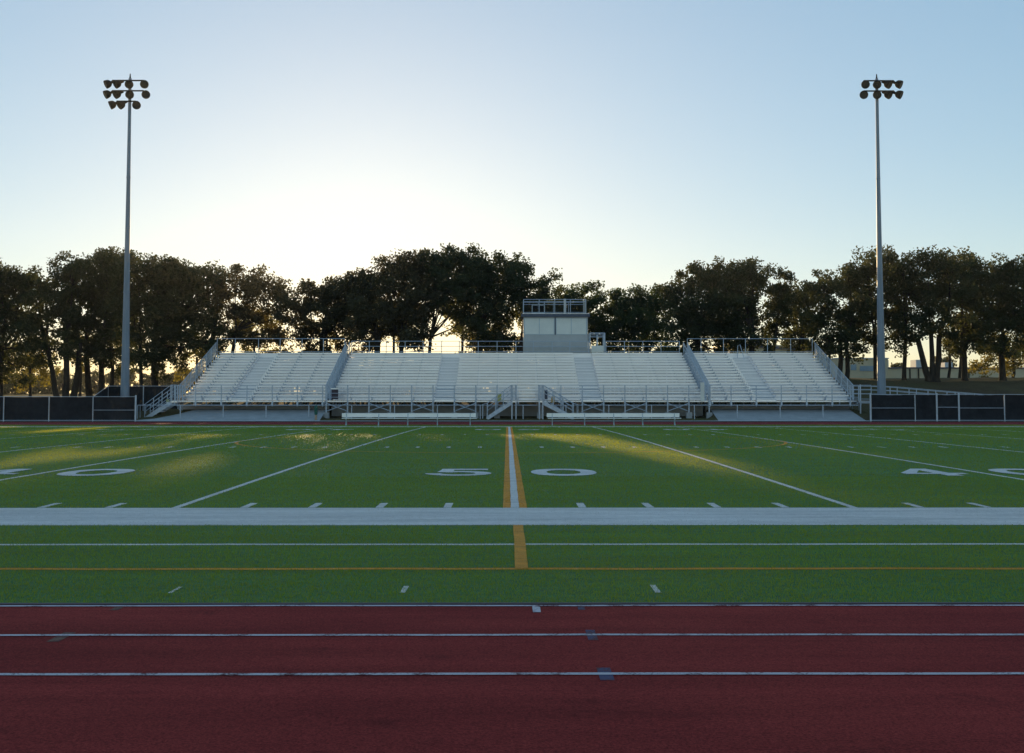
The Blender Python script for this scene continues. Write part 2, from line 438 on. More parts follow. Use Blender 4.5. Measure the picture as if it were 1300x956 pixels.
for k in range(-8, 9, 2):
    xl = X50 + k*4.572; ten = str(5-abs(k)//2)
    put(ten, xl-.40-1.20, 1.20, 22.2, 2.1, False); put('0', xl+.36, 1.28, 22.2, 2.1, False)
    put('0', xl-.40-1.28, 1.28, 56.4, 2.0, True); put(ten, xl+.36, 1.2, 56.4, 2.0, True)
mark(b, 'yard_number_marking', M['line_white'], 'large white yard numbers 50 and 40')

# running lanes
b = MB()
for k in range(3): strip_x(-80, 80, 8.445-1.05*k, 8.495-1.05*k, b, zf=lambda y: 0, jit=.004, step=.5)
for k in range(9): strip_x(-80, 80, 71.35+1.22*k, 71.35+1.22*k+.05, b, zf=lambda y: 0, jit=0, step=10)
mark(b, 'lane_line_marking', M['paint_white'], 'thin white lane lines on the red track')
def tmark(px, ya, yb, w, mat, lab, dz=.002):
    f = lambda y: EYE/(-ray(px, y).z/ray(px, y).y)
    d0, d1 = f(yb), f(ya); x = X(px, (d0+d1)/2, (ya+yb)/2)
    o = MB().add([(x-w/2, d0, dz), (x+w/2, d0, dz), (x+w/2, d1, dz), (x-w/2, d1, dz)], [(0,1,2,3)]).build('exchange_marking', mat)
    o['kind'] = 'structure'; o['label'] = lab
tmark(681, 769.3, 778, .055, M['paint_white'], 'small white tick on the lane edge', .005)
tmark(738, 769.5, 774.5, .05, M['paint_blue'], 'faint blue tick on the innermost lane line')
tmark(751, 800, 813, .06, M['paint_blue'], 'blue dash across the second lane line')
tmark(768.5, 848, 864, .075, M['paint_blue'], 'blue dash across the third lane line')
tmark(78, 803, 815, .075, M['paint_tan'], 'tan dash across the second lane line')
tmark(148, 771, 775, .06, M['paint_tan'], 'faint tan tick on the innermost lane line')

# ------------------------------------------------------------------ turf fibres
GLY = []
for k in (-2, 0, 2):
    xl = X50 + k*4.572; ten = str(5-abs(k)//2)
    for ch, gx, w, y0, fl in ((ten, xl-1.6, 1.2, 22.2, 0), ('0', xl+.36, 1.28, 22.2, 0), ('0', xl-1.68, 1.28, 56.4, 1), (ten, xl+.36, 1.2, 56.4, 1)):
        for q in glyph(ch):
            if fl: q = [(1-u, 1-v) for u, v in q]
            GLY.append([(gx+u*w, y0+v*(2.0 if fl else 2.1)) for u, v in q])
def classify(x, y):
    w = np.zeros(len(x), bool); o = np.zeros(len(x), bool)
    w |= ((y > 13.87) & (y < NEAR_IN)) | ((y > FAR_IN) & (y < FAR_IN+1.83)) | ((y > 11.99) & (y < 12.10))
    o |= ((y > 10.25) & (y < 10.355)) | ((y > 68.7) & (y < 68.8))
    inn = (y > NEAR_IN) & (y < FAR_IN)
    r = np.hypot(x-X50-.03, y-40.4); o |= (r > 9.09) & (r < 9.2)
    fx = (x-X50+.5*4.572) % 4.572 - .5*4.572; w |= inn & (np.abs(fx) < .055)
    fx = np.abs((x-X50+.5*.9144) % .9144 - .5*.9144)
    tk = ((y > NEAR_IN) & (y < NEAR_IN+.72)) | (np.abs(y-35) < .33) | (np.abs(y-47.9) < .33) | ((y > FAR_IN-.72) & (y < FAR_IN))
    w |= tk & (fx < .055)
    for P in GLY:
        P = np.array(P); i_ = (x > P[:,0].min()) & (x < P[:,0].max()) & (y > P[:,1].min()) & (y < P[:,1].max()); idx = np.where(i_)[0]
        if not len(idx): continue
        px, py = x[idx], y[idx]; s_ = None; ok = np.ones(len(idx), bool); sg = 0
        area = sum(P[k][0]*P[(k+1) % 4][1]-P[(k+1) % 4][0]*P[k][1] for k in range(4)); sg = 1 if area > 0 else -1
        for k in range(4):
            a, c = P[k], P[(k+1) % 4]; ok &= sg*((c[0]-a[0])*(py-a[1]) - (c[1]-a[1])*(px-a[0])) >= 0
        w[idx[ok]] = True
    ax = np.abs(x-X50); st = inn & (ax > .055) & (ax < .165); o[st] = True; w[st] = False
    st = (y > 10.30) & (y < 13.87) & (np.abs(x-X50-.024) < .0575); o[st] = True; w[st] = False
    o &= ~(w & ~st)
    return w, o
def blade_mat(name, c0, c1, tr, tw):
    m, n, b = new_mat(name); g = n.nodes.new('ShaderNodeNewGeometry')
    cc = ramp(n, g.outputs['Random Per Island'], [(0, c0), (1, c1)])
    bg_ = noise(n, .11, 4, .6, mapped(n, (1, 2.2, 1))); st_ = noise(n, 1, 4, .65, mapped(n, (.22, 1.9, 1)))
    cc = mixc(n, 1, cc, ramp(n, bg_.outputs['Fac'], [(.3, (.80, .80, .85)), (.7, (1.18, 1.12, 1.0))]), 'MULTIPLY')
    cc = mixc(n, 1, cc, ramp(n, st_.outputs['Fac'], [(.3, (.62,)*3), (.7, (1.3,)*3)]), 'MULTIPLY')
    n.links.new(cc, b.inputs['Base Color'])
    b.inputs['Roughness'].default_value = .6; b.inputs['Specular IOR Level'].default_value = .1
    t = n.nodes.new('ShaderNodeBsdfTranslucent'); t.inputs['Color'].default_value = (*tr, 1)
    ms = n.nodes.new('ShaderNodeMixShader'); ms.inputs[0].default_value = tw
    n.links.new(b.outputs[0], ms.inputs[1]); n.links.new(t.outputs[0], ms.inputs[2]); n.links.new(ms.outputs[0], n.nodes['Material Output'].inputs['Surface'])
    return m
BM = [blade_mat('turf_blade', (.020, .110, .022), (.076, .330, .062), (.60, .60, .05), .46),
      blade_mat('turf_blade_white', (.88, .82, .78), (.96, .91, .87), (.5, .48, .40), .25),
      blade_mat('turf_blade_orange', (.86, .33, .02), (1.0, .42, .03), (.6, .30, .03), .25)]
gx_, gy_, gw_, gh_ = [], [], [], []
for y0, y1, den, w, h in ((8.56, 13, 2400, .0048, .020), (13, 22, 1100, .0075, .022), (22, 34, 420, .011, .022), (34, 71, 130, .018, .036)):
    n = int((y1-y0)*2*(.45*y1+3)*den); xx = rng.uniform(-1, 1, n)*(.45*y1+3); yy = rng.uniform(y0, y1, n)
    k_ = np.abs(xx) < .45*yy+3; xx, yy = xx[k_], yy[k_]
    gx_.append(xx); gy_.append(yy); gw_.append(w*rng.uniform(.6, 1.4, len(xx))); gh_.append(h*rng.uniform(.6, 1.35, len(xx)))
gx_, gy_, gw_, gh_ = map(np.concatenate, (gx_, gy_, gw_, gh_))
cw, co = classify(gx_, gy_)
gzv = .085*np.clip(1-((gy_-40.4)/26.5)**2, 0, None)
for sel, mt, lab in ((~cw & ~co, 0, 'short green synthetic turf fibres'), (cw, 1, 'white synthetic turf fibres of the lines and numbers'), (co & ~cw, 2, 'orange synthetic turf fibres of the soccer lines')):
    x, y, z, w, h = gx_[sel], gy_[sel], gzv[sel], gw_[sel], gh_[sel]; n = len(x)
    if mt: h = h*.6
    a = rng.uniform(0, math.pi, n); dx, dy = np.cos(a)*w/2, np.sin(a)*w/2
    V = np.empty((n, 3, 3)); V[:,0] = np.stack([x-dx, y-dy, z], 1); V[:,1] = np.stack([x+dx, y+dy, z], 1)
    V[:,2] = np.stack([x+rng.normal(0, .35, n)*h, y+rng.normal(0, .35, n)*h, z+h], 1)
    me = bpy.data.meshes.new('grass'); me.vertices.add(3*n); me.vertices.foreach_set('co', V.astype(np.float32).ravel())
    me.loops.add(3*n); me.loops.foreach_set('vertex_index', np.arange(3*n, dtype=np.int32))
    me.polygons.add(n); me.polygons.foreach_set('loop_start', np.arange(0, 3*n, 3, dtype=np.int32)); me.update(calc_edges=True)
    me.materials.append(BM[mt]); o = bpy.data.objects.new('grass', me); C.objects.link(o); o['kind'] = 'stuff'; o['label'] = lab

# ------------------------------------------------------------------ bleachers
Z0 = 1.464; DF = 84.45; DR = 85.65; ROWD = .66; NROW = 16; RISE = (5.35-.42-1.464)/15
def tz(i): return Z0 + RISE*i
def ty_(i): return DR + ROWD*i
def railing(mb, pts_post, height, rails, r=.022, base_drop=0):
    for p in pts_post: mb.tube([(p[0], p[1], p[2]-base_drop), (p[0], p[1], p[2]+height)], r*1.15, 6)
    for h in rails:
        for a, c in zip(pts_post[:-1], pts_post[1:]): mb.tube([(a[0], a[1], a[2]+h), (c[0], c[1], c[2]+h)], r, 6)

def stand(label, x0, x1, sx0, sx1, aisle, bay_x, centre, group):
    root = empty('bleacher_stand', ((x0+x1)/2, DF, gz((x0+x1)/2, DF)), label, 'bleachers', group)
    # front walkway
    MB().box(x0, x1, DF, DR, Z0-.10, Z0).build('walkway', M['alu'], root)
    segs = []; cuts = [sx0] + [c for a in aisle for c in a] + [sx1]
    for k in range(0, len(cuts), 2): segs.append((cuts[k], cuts[k+1]))
    for i in range(NROW):
        y = ty_(i); z = tz(i)
        f = MB()
        # two plank footboard with a fine gap
        f.box(sx0, sx1, y, y+.31, z-.04, z); f.box(sx0, sx1, y+.325, y+.655, z-.04, z)
        f.build('footboard', M['alu'], root)
        if i: MB().box(sx0, sx1, y-.006, y+.004 - .012, tz(i-1)+.03 - (.0), z-.042).build('riser', M['alu_riser'], root)
        for (a, c) in segs:
            s = MB(); xx = [a]
            for bx in bay_x:
                if a+.3 < bx < c-.3: xx.append(bx)
            xx.append(c)
            for p, q in zip(xx[:-1], xx[1:]): s.box(p+.006, q-.006, y+.34, y+.60, z+(.27 if centre else .30), z+.42)
            seat = s.build('seat_plank', M['alu'], root)
        if i < NROW-1:
            for (a, c) in zip([s_[1] for s_ in segs[:-1]], [s_[0] for s_ in segs[1:]]):
                st = MB().box(a+.05, c-.05, y+.36, y+.654, z+.002, z+RISE*.52).build('aisle_step', M['alu'], root)
                MB().box(a+.05, c-.05, y+.352, y+.362, z+RISE*.36, z+RISE*.53).build('nosing', M['nosing'], st)
                MB().box(a+.05, c-.05, y+.650, y+.655+.003, z+RISE-.05, z+RISE+.004).build('nosing', M['nosing'], st)
    # back edge board
    MB().box(sx0, sx1, ty_(NROW)-.0, ty_(NROW)+.03, tz(15)-.05, tz(15)+.40).build('back_board', M['alu_riser'], root)
    # frames : sloping stringer and columns
    for bx in ([x0+.06] + list(bay_x) + [x1-.06]):
        fr = MB(); fr.bar((bx, DR, Z0-.20), (bx, ty_(NROW), tz(15)-.16), .09, .16)
        fr.bar((bx, DF, Z0-.17), (bx, DR, Z0-.17), .09, .13)
        wb = .018 if centre else .026
        for i in range(NROW):
            if any(a-.1 < bx < c+.1 for a, c in aisle): continue
            y = ty_(i); z = tz(i)
            fr.box(bx-wb, bx+wb, y+(.46 if centre else .40), y+.58, z-.25, z+.31)
            if not centre: fr.box(bx-.045, bx+.045, y+.30, y+.338, z+.31, z+.365)
        for yy in (DR+3.4, DR+7, ty_(NROW)-.15):
            zt = Z0-.2 + (yy-DR)/(ROWD*NROW)*(tz(15)-Z0)
            fr.bar((bx, yy, gz(bx, yy)-.1), (bx, yy, zt), .10)
        fr.build('frame', M['galv'], root)
    return root

SEAT_L = (X(234, 85.7), X(418, 85.7)+.15); SEAT_C = (X(444.5, 96), X(863, 96)); SEAT_R = (X(899, 85.7), X(1079, 85.7))
cbay = [-11.40 + 1.524*k for k in range(0, 17)]
lbay = [X(p, DF) for p in (248.6, 281.2, 313.6, 345.8, 377.8, 409.6)]
rbay = [X(p, DF) for p in (901.5, 928, 960, 991.8, 1023.8, 1056.2)]
left = stand('left hand aluminium bleacher stand with one sloping aisle, beside the pole and stairs', X(224, DF), -13.05, SEAT_L[0], -13.25,
             [(-20.15, -18.7)], lbay, False, 'bleacher stands')
centre = stand('long central aluminium bleacher stand with two aisles below the press box', -12.96, 14.47, -12.75, 14.25,
             [(-5.33, -3.82), (5.34, 6.86)], cbay, True, 'bleacher stands')
right = stand('right hand aluminium bleacher stand, with a single aisle and a ramp at its end', 14.62, X(1089.6, DF), SEAT_R[0]-.1, SEAT_R[1],
             [(18.1, 19.6)], rbay, False, 'bleacher stands')

def front_rail(root, x0, x1, posts, skip=None, drop=.42):
    for px in posts:
        b = MB(); b.tube([(px, DF-.04, Z0-drop), (px, DF-.04, Z0+1.10)], .036, 8)
        b.box(px-.06, px+.06, DF-.10, DF-.003, Z0-.30, Z0-.10); b.build('railing_post', M['galv'], root)
    b = MB()
    spans = [(x0, x1)] if not skip else [(x0, skip[0]), (skip[1], x1)]
    for a, c in spans:
        for h in (1.10, .80, .52, .24): b.tube([(a, DF-.04, Z0+h), (c, DF-.04, Z0+h)], .021, 6)
    b.build('front_railing', M['galv'], root)
front_rail(left, X(224, DF), -13.1, [X(224.5, DF)+.05] + lbay)
front_rail(right, 14.7, X(1089, DF), rbay + [X(1079, DF), X(1092, DF)])
front_rail(centre, -12.96, 14.47, [], (X(656, DF), X(684.5, DF)))
# centre columns down to footings, with cross bracing in alternate bays
ccol = [-12.92] + cbay + [14.43]
for k, bx in enumerate(ccol):
    if X(650, DF)+.3 < bx < X(690, DF)-.3: continue
    b = MB(); b.tube([(bx, DF-.04, .62), (bx, DF-.04, Z0-.02)], .06, 8); b.tube([(bx, DF-.04, Z0-.05), (bx, DF-.04, Z0+1.10)], .038, 8); b.build('column', M['galv'], centre)
    MB().box(bx-.20, bx+.20, DF-.24, DF+.20, gz(bx, DF)-.1, .62).build('footing', M['concrete'], centre)
for k in range(len(ccol)-1):
    if k % 2: continue
    a, c = ccol[k], ccol[k+1]
    if a > -2 and a < 2.5: continue
    b = MB(); b.tube([(a, DF+.02, .70), (c, DF+.02, Z0-.2)], .038, 6); b.tube([(c, DF+.05, .70), (a, DF+.05, Z0-.2)], .038, 6)
    b.build('cross_brace', M['galv'], centre)
# back railings
def back_rail(root, xs_, height, rails, z=None, mid=True):
    y = ty_(NROW)+.10; z = tz(15)+.02
    b = MB()
    railing(b, [(x, y, z) for x in xs_], height, rails, .024); b.build('back_railing', M['galv'], root)
zb = tz(15)+.02; Yb = ty_(NROW)+.10
hs = Z(430, Yb)-zb; hc = Z(433.2, Yb)-zb
back_rail(left, [X(p, Yb) for p in (275, 298, 327.5, 355, 383, 410, 437)], hs, (hs, .50))
back_rail(right, [X(p, Yb) for p in (873, 890.5, 919, 947, 975, 1004.5, 1032)], hs, (hs, .50))
back_rail(centre, [X(p, Yb) for p in (446, 468.5, 490, 514, 537, 560.5, 583, 607, 631, 655, 677, 701, 723.5, 747)], hc, (hc, hc-.42, .52))
back_rail(centre, [X(p, Yb) for p in (769.5, 793, 816.5, 839.5, 863)], hc, (hc, hc-.42, .52))

# sloping side railings with pickets
def side_rail(root, x, i0=0, pick=.13, lean=0, name='side_railing'):
    b = MB(); y0, y1 = DR, ty_(NROW); sl = (tz(15)-Z0)/(y1-y0-.66)
    zf = lambda y: Z0 + sl*(y-y0)*.985
    for h in (1.10, .12): b.tube([(x, y0, zf(y0)+h), (x, y1+.1, zf(y1)+h)], .026, 6)
    b.tube([(x, y0, zf(y0)+.62), (x, y1, zf(y1)+.62)], .02, 6)
    b.tube([(x, DF-.04, Z0+1.10), (x, DR, Z0+1.10)], .026, 6)
    n = 7
    for k in range(n+1):
        y = y0+(y1-y0)*k/n; b.tube([(x, y, zf(y)-.35), (x, y, zf(y)+1.10)], .034, 6)
    b.build(name, M['galv'], root)
    b = MB(); n = int((y1-y0)/pick)
    for k in range(n):
        y = y0+(y1-y0)*(k+.5)/n; b.bar((x, y, zf(y)+.12), (x, y, zf(y)+1.10), .016)
    b.build('railing_infill', M['galv'], root)
side_rail(left, SEAT_L[0]-.35); side_rail(left, -13.15, pick=.11)
side_rail(right, 14.72, pick=.11); side_rail(right, SEAT_R[1]+.25)
side_rail(centre, -12.87, pick=.3); side_rail(centre, 14.40, pick=.3)
# steel side stringer board on the open ends
for root, x in ((left, SEAT_L[0]-.06), (right, SEAT_R[1]+.06)):
    b = MB()
    for i in range(NROW): b.box(x-.03, x+.03, ty_(i), ty_(i+1)-.01, tz(i)-.18, tz(i)-.043)
    b.build('end_stringer', M['galv'], root)
# panels at the gaps between the stands
MB().box(X(420.5, DF), X(429, DF), DF+.1, DF+.14, Z(507, DF), Z(494.5, DF)).build('end_panel', M['brown_p'], centre, label='dark brown panel closing the gap left of the central stand')
MB().box(X(419.5, DF), X(430.5, DF), DF+.05, DF+.16, Z(494.3, DF), Z(492.8, DF)).build('end_panel_cap', M['alu'], centre)
MB().box(X(889, DF), X(894, DF), DF-.12, DF-.08, Z0-.05, Z(485.5, DF)).build('end_panel', M['shade'], centre, label='narrow cream panel closing the gap right of the central stand')
# top handrail loop in the right aisle
hp = at(937.5, 447, Yb-.6)
MB().tube([(hp.x-.1, hp.y, tz(14)), (hp.x-.05, hp.y, tz(15)+1.0), (hp.x+.12, hp.y-.1, tz(15)+1.05), (hp.x+.32, hp.y-.8, tz(13)+.3)], .026, 6).build('aisle_handrail', M['galv'], right)

# ------------------------------------------------------------------ stairs
def stairs(root, xt, xb, yd, zt, zb_, name='staircase', width=1.25, extra=True):
    """flight running along X from the landing (xt, zt) down to (xb, zb_), front stringer at Y=yd"""
    n = 8; sgn = 1 if xb > xt else -1
    st = MB()
    for y in (yd, yd+width): st.bar((xt, y, zt-.16), (xb, y, zb_+.02), .05, .26)
    st.bar((xb, yd-.02, zb_+.05), (xb, yd+width+.02, zb_+.05), .05, .10)
    o = st.build(name, M['galv'], root)
    t = MB()
    for k in range(n):
        u = (k+.6)/n; x = xt+(xb-xt)*u; z = zt+(zb_-zt)*u
        t.box(x-.15, x+.15, yd+.03, yd+width-.03, z-.06, z-.02)
    t.build('stair_tread', M['alu'], o)
    for y in (yd, yd+width):
        h = MB()
        for hh in (1.08, .80, .55): h.tube([(xt, y, zt+hh), (xb, y, zb_+hh)], .023, 6)
        h.tube([(xt, y, zt+.12), (xb, y, zb_+.12)], .018, 6)
        for u in (0, .33, .66, 1): 
            x = xt+(xb-xt)*u; z = zt+(zb_-zt)*u; h.tube([(x, y, z-.1), (x, y, z+1.08)], .03, 6)
        h.tube([(xb, y, zb_+1.08), (xb+sgn*.32, y, zb_+1.0), (xb+sgn*.32, y, zb_)], .023, 6)
        h.build('stair_handrail', M['galv'], o)
    return o
YS = 82.95
# centre left stair and landing
zl = Z0-.002
sL = stairs(centre, X(649, YS), X(618.5, YS), YS, zl, .20)
sR = stairs(centre, X(690, YS), X(728, YS), YS, zl, .20)
for root, xa, xb_, s in ((centre, X(649, YS), X(656, YS), sL), (centre, X(684, YS), X(690, YS), sR)):
    MB().box(xa, xb_, YS, DF-.12, Z0-.13, Z0-.01).build('landing', M['alu'], s)
    b = MB()
    for x in (xa+.05, xb_-.05):
        for y in (YS+.04, DF-.2): b.tube([(x, y, gz(x, y)-.05), (x, y, Z0+1.10)], .05, 8)
    for h in (1.10, .82, .55, .26):
        b.tube([(xa, YS+.04, Z0+h), (xb_, YS+.04, Z0+h)], .022, 6)
    for k in range(3): b.bar((xa+.05+(xb_-xa-.1)*(k+1)/4, YS+.04, Z0), (xa+.05+(xb_-xa-.1)*(k+1)/4, YS+.04, Z0+1.1), .02)
    b.build('landing_frame', M['galv'], s)
MB().box(X(691.5, YS), X(695.3, YS), YS+.3, YS+.34, Z(507, YS), Z(495, YS)).build('gate_panel', M['trim_dark'], sR, label='dark narrow panel at the top of the stairs')
MB().box(X(631.5, YS), X(636.5, YS), YS+.55, YS+.58, Z(509.5, YS), Z(500, YS)).build('notice_plate', M['yellow'], sL, label='small yellow green plate on the stair rail')
MB().box(X(700, YS), X(704.5, YS), YS+.55, YS+.58, Z(511, YS), Z(503.5, YS)).build('notice_plate', M['orange_p'], sR, label='small orange plate on the stair rail')
# left end stair
sE = stairs(left, X(216.5, YS+.6), X(184, YS+.6), YS+.6, Z0-.002, .12, width=1.3)
MB().box(X(216.5, YS+.6), X(225, YS+.6), YS+.6, DR, Z0-.13, Z0-.012).build('landing', M['alu'], sE)
b = MB()
for x in (X(218, YS+.6), X(221.5, YS+.6)):
    b.tube([(x, YS+.64, Z0-.28), (x, YS+.64, Z0+1.1)], .045, 8); b.tube([(x, DR-.05, gz(x, DR)-.1), (x, DR-.05, Z0+1.1)], .045, 8)
for h in (1.1, .82, .55, .26): b.tube([(X(216.5, YS+.6), YS+.64, Z0+h), (X(224, YS+.6), YS+.64, Z0+h)], .022, 6)
b.build('landing_frame', M['galv'], sE)
MB().box(X(209.5, YS+.6), X(213.5, YS+.6), YS+.9, YS+.93, Z(510.5, YS), Z(507, YS)).build('notice_plate', M['yellow'], sE, label='small pale yellow plate low on the stair rail')

# right end ramp : deck and rails falling gently to the right
ramp_o = None
YR = 86.6
rx0, rx1 = X(1090, YR), X(1335, YR)
zr = lambda x: float(np.interp(x, [rx0, X(1127, YR), rx1], [Z0, Z0-.02, Z0-1.05]))
b = MB(); nx = 20
for y0_, y1_ in ((YR, YR+1.6),):
    for k in range(nx):
        xa = rx0+(rx1-rx0)*k/nx; xb_ = rx0+(rx1-rx0)*(k+1)/nx
        b.add([(xa, y0_, zr(xa)), (xb_, y0_, zr(xb_)), (xb_, y1_, zr(xb_)), (xa, y1_, zr(xa)), (xa, y0_, zr(xa)-.2), (xb_, y0_, zr(xb_)-.2)],
              [(0,1,2,3), (4,5,1,0)])
ramp_o = b.build('ramp', M['alu'], right)
for y in (YR, YR+1.6):
    b = MB(); 
    N = 10
    for k in range(N+1):
        x = rx0+(rx1-rx0)*k/N
        b.tube([(x, y, min(zr(x)-.1, gz(x, y)-.1)), (x, y, zr(x)+1.08)], .034, 6)
    for h in (1.08, .80, .50, .12):
        for k in range(N):
            xa = rx0+(rx1-rx0)*k/N; xb_ = rx0+(rx1-rx0)*(k+1)/N; b.tube([(xa, y, zr(xa)+h), (xb_, y, zr(xb_)+h)], .023, 6)
    b.build('ramp_handrail', M['galv'], ramp_o)
b = MB(); b.box(X(1088, DF), X(1106, DF), DF, YR, Z0-.14, Z0-.011); b.build('landing', M['alu'], right)
b = MB(); xq = X(1092, DF)
b.tube([(xq, DF-.04, 0), (xq, DF-.04, Z0+1.15)], .055, 8)
for h in (1.10, .80, .5): b.tube([(xq, DF-.04, Z0+h), (X(1106, DF), DF-.04, Z0+h)], .022, 6)
b.build('landing_frame', M['galv'], right)

# grade beam below the decks
for xa, xb_, lab in ((-24.2, -13.1, 'left'), (-12.9, 14.4, 'central'), (14.6, 25.2, 'right')):
    r_ = {'left': left, 'central': centre, 'right': right}[lab]
    MB().box(xa, xb_, 86.9, 87.2, .30, 1.10).build('grade_beam', M['concrete'], r_)

# ------------------------------------------------------------------ press box
PB = 97.2
x0, x1 = X(664.5, PB), X(746.5, PB); zt = Z(402.5, PB); zf_ = 4.9
pb = empty('press_box', ((x0+x1)/2, PB+1.4, zf_), 'small grey press box with drawn pale window shades above the central stand', 'press box')
MB().box(x0, x1, PB, PB+2.8, zf_, zt).build('wall', M['wall_box'], pb)
b = MB()
for px in range(0, 34):  # ribbed siding below the windows
    x = x0+.05+(x1-x0-.1)*px/33; b.box(x-.035, x+.035, PB-.018, PB-.002, zf_+.1, Z(425.8, PB))
b.build('siding', M['wall_box'], pb)
for a, c in ((665.3, 704.2), (705.8, 745)):
    xa, xb_ = X(a, PB), X(c, PB); za, zc = Z(425, PB), Z(403.3, PB)
    w = MB(); w.box(xa, xb_, PB-.05, PB-.003, zc-.07, zc); w.box(xa, xb_, PB-.05, PB-.003, za, za+.06)
    for x in (xa, (xa+xb_)/2-.03, xb_-.06): w.box(x, x+.06, PB-.05, PB-.003, za+.06, zc-.07)
    wo = w.build('window', M['trim_light'], pb)
    for u in (0, 1):
        p = xa+.06+(xb_-xa)/2*u-.03*u; q = p+(xb_-xa)/2-.09
        MB().box(p, q, PB-.022, PB-.004, za+.06, zc-.07).build('window_shade', M['shade'], wo)
MB().box(X(704.3, PB), X(705.7, PB), PB-.06, PB-.004, Z(425, PB), Z(403, PB)).build('mullion', M['trim_dark'], pb)
MB().box(x0-.18, x1+.16, PB-.25, PB+3.0, zt, Z(398.6, PB)).build('roof', M['trim_dark'], pb)
MB().box(x0-.08, x1+.10, PB-.19, PB+2.9, Z(398.6, PB), Z(398.0, PB)).build('roof_deck', M['alu'], pb)
zr0 = Z(398, PB); zr1 = Z(380.3, PB)
rr = MB(); xr0, xr1 = X(664.8, PB), X(744, PB)
corners = [(xr0, PB-.15), (xr1, PB-.15), (xr1, PB+2.8), (xr0, PB+2.8)]
for k in range(4):
    a, c = corners[k], corners[(k+1) % 4]
    for z in (zr1, zr1-.18, zr0+.08): rr.tube([(*a, z), (*c, z)], .024, 6)
    for j in range(4):
        p = (a[0]+(c[0]-a[0])*j/4, a[1]+(c[1]-a[1])*j/4); rr.tube([(*p, zr0), (*p, zr1)], .028, 6)
ro = rr.build('roof_railing', M['galv'], pb)
b = MB()
for k in range(4):      # wire mesh as thin rods
    a, c = corners[k], corners[(k+1) % 4]; L = math.dist(a, c); n = int(L/.11)
    for j in range(n): p = (a[0]+(c[0]-a[0])*j/n, a[1]+(c[1]-a[1])*j/n); b.bar((*p, zr0+.08), (*p, zr1-.18), .010)
    for j in range(1, 9): z = zr0+.08+(zr1-.26-zr0)*j/9; b.bar((*a, z), (*c, z), .010)
b.build('wire_mesh', M['dark_metal'], ro)
MB().box(X(715.8, PB), X(718.8, PB), PB-.2, PB-.12, zr0, zr1+.05).build('roof_post', M['wall_box'], pb)
MB().box(X(740.5, PB), X(743.8, PB), PB-.1, PB-.02, zr0, zr1-.1).build('roof_post', M['wall_box'], pb)
b = MB(); fx0, fx1 = X(675.8, PB), X(691.5, PB); fz0, fz1 = Z(398, PB), Z(386.5, PB)
for y in (PB+.2, PB+1.0):
    b.bar((fx0, y, fz0), (fx0, y, fz1), .07); b.bar((fx1, y, fz0), (fx1, y, Z(383, PB)), .07)
    b.bar((fx0, y, fz1), (fx1, y, fz1), .07); b.bar((fx0, y, fz0+.06), (fx1, y, fz0+.06), .07)
o = b.build('camera_stand', M['trim_light'], pb)
b = MB()
for k in range(5): z = fz0+.15+.13*k; b.bar((fx0, PB+.6, z), (fx1, PB+.6, z), .05, .07)
b.build('slat_panel', M['dark_metal'], o)
# side platform beside the box
PY = 96.6
b = MB(); qx0, qx1 = X(749.2, PY), X(768, PY); qz = Z(438.8, PY); qt = Z(422.8, PY)
b.box(qx0+.1, qx1-.08, PY, PY+.06, Z(447.5, PY), qz)
o = b.build('access_platform', M['shade'], pb)
b = MB()
for x in (qx0, qx1):
    for y in (PY-.02, PY+1.6): b.tube([(x, y, 4.8), (x, y, qt)], .05, 6)
for y in (PY-.02, PY+1.6):
    b.tube([(qx0, y, qt), (qx1, y, qt)], .035, 6); b.tube([(qx0, y, qt-.25), (qx1, y, qt-.25)], .03, 6)
for k in range(6): y = PY+1.6*k/5; b.bar((qx1, y, qz-.4), (qx1, y, qt), .025)
for x in (qx0, qx1): b.tube([(x, PY, qt), (x, PY+1.6, qt)], .03, 6)
b.box((qx0+qx1)/2-.06, (qx0+qx1)/2+.06, PY+.1, PY+.2, 4.8, qt-.15)
b.build('platform_railing', M['galv'], o)

# ------------------------------------------------------------------ low railing beside the far track
LY = 83.15
root = empty('low_railing', (0, LY, .1), 'long low galvanised railing in front of all the stands, above the far track', 'railing')
pxs = []
p = 174.9
while p < 1092: pxs.append(p); p += 54.35
stairs_gaps = ((606, 618), (727, 738))
zt_ = Z(514.4, LY)
tops = [(175, 1090)]
b = MB()
for a, c in tops: b.tube([(X(a, LY), LY, zt_), (X(c, LY), LY, zt_)], .032, 6)
b.build('top_rail', M['galv'], root)
for p in pxs:
    x = X(p, LY); MB().tube([(x, LY, gz(x, LY)-.1), (x, LY, zt_)], .036, 6).build('post', M['galv'], root)

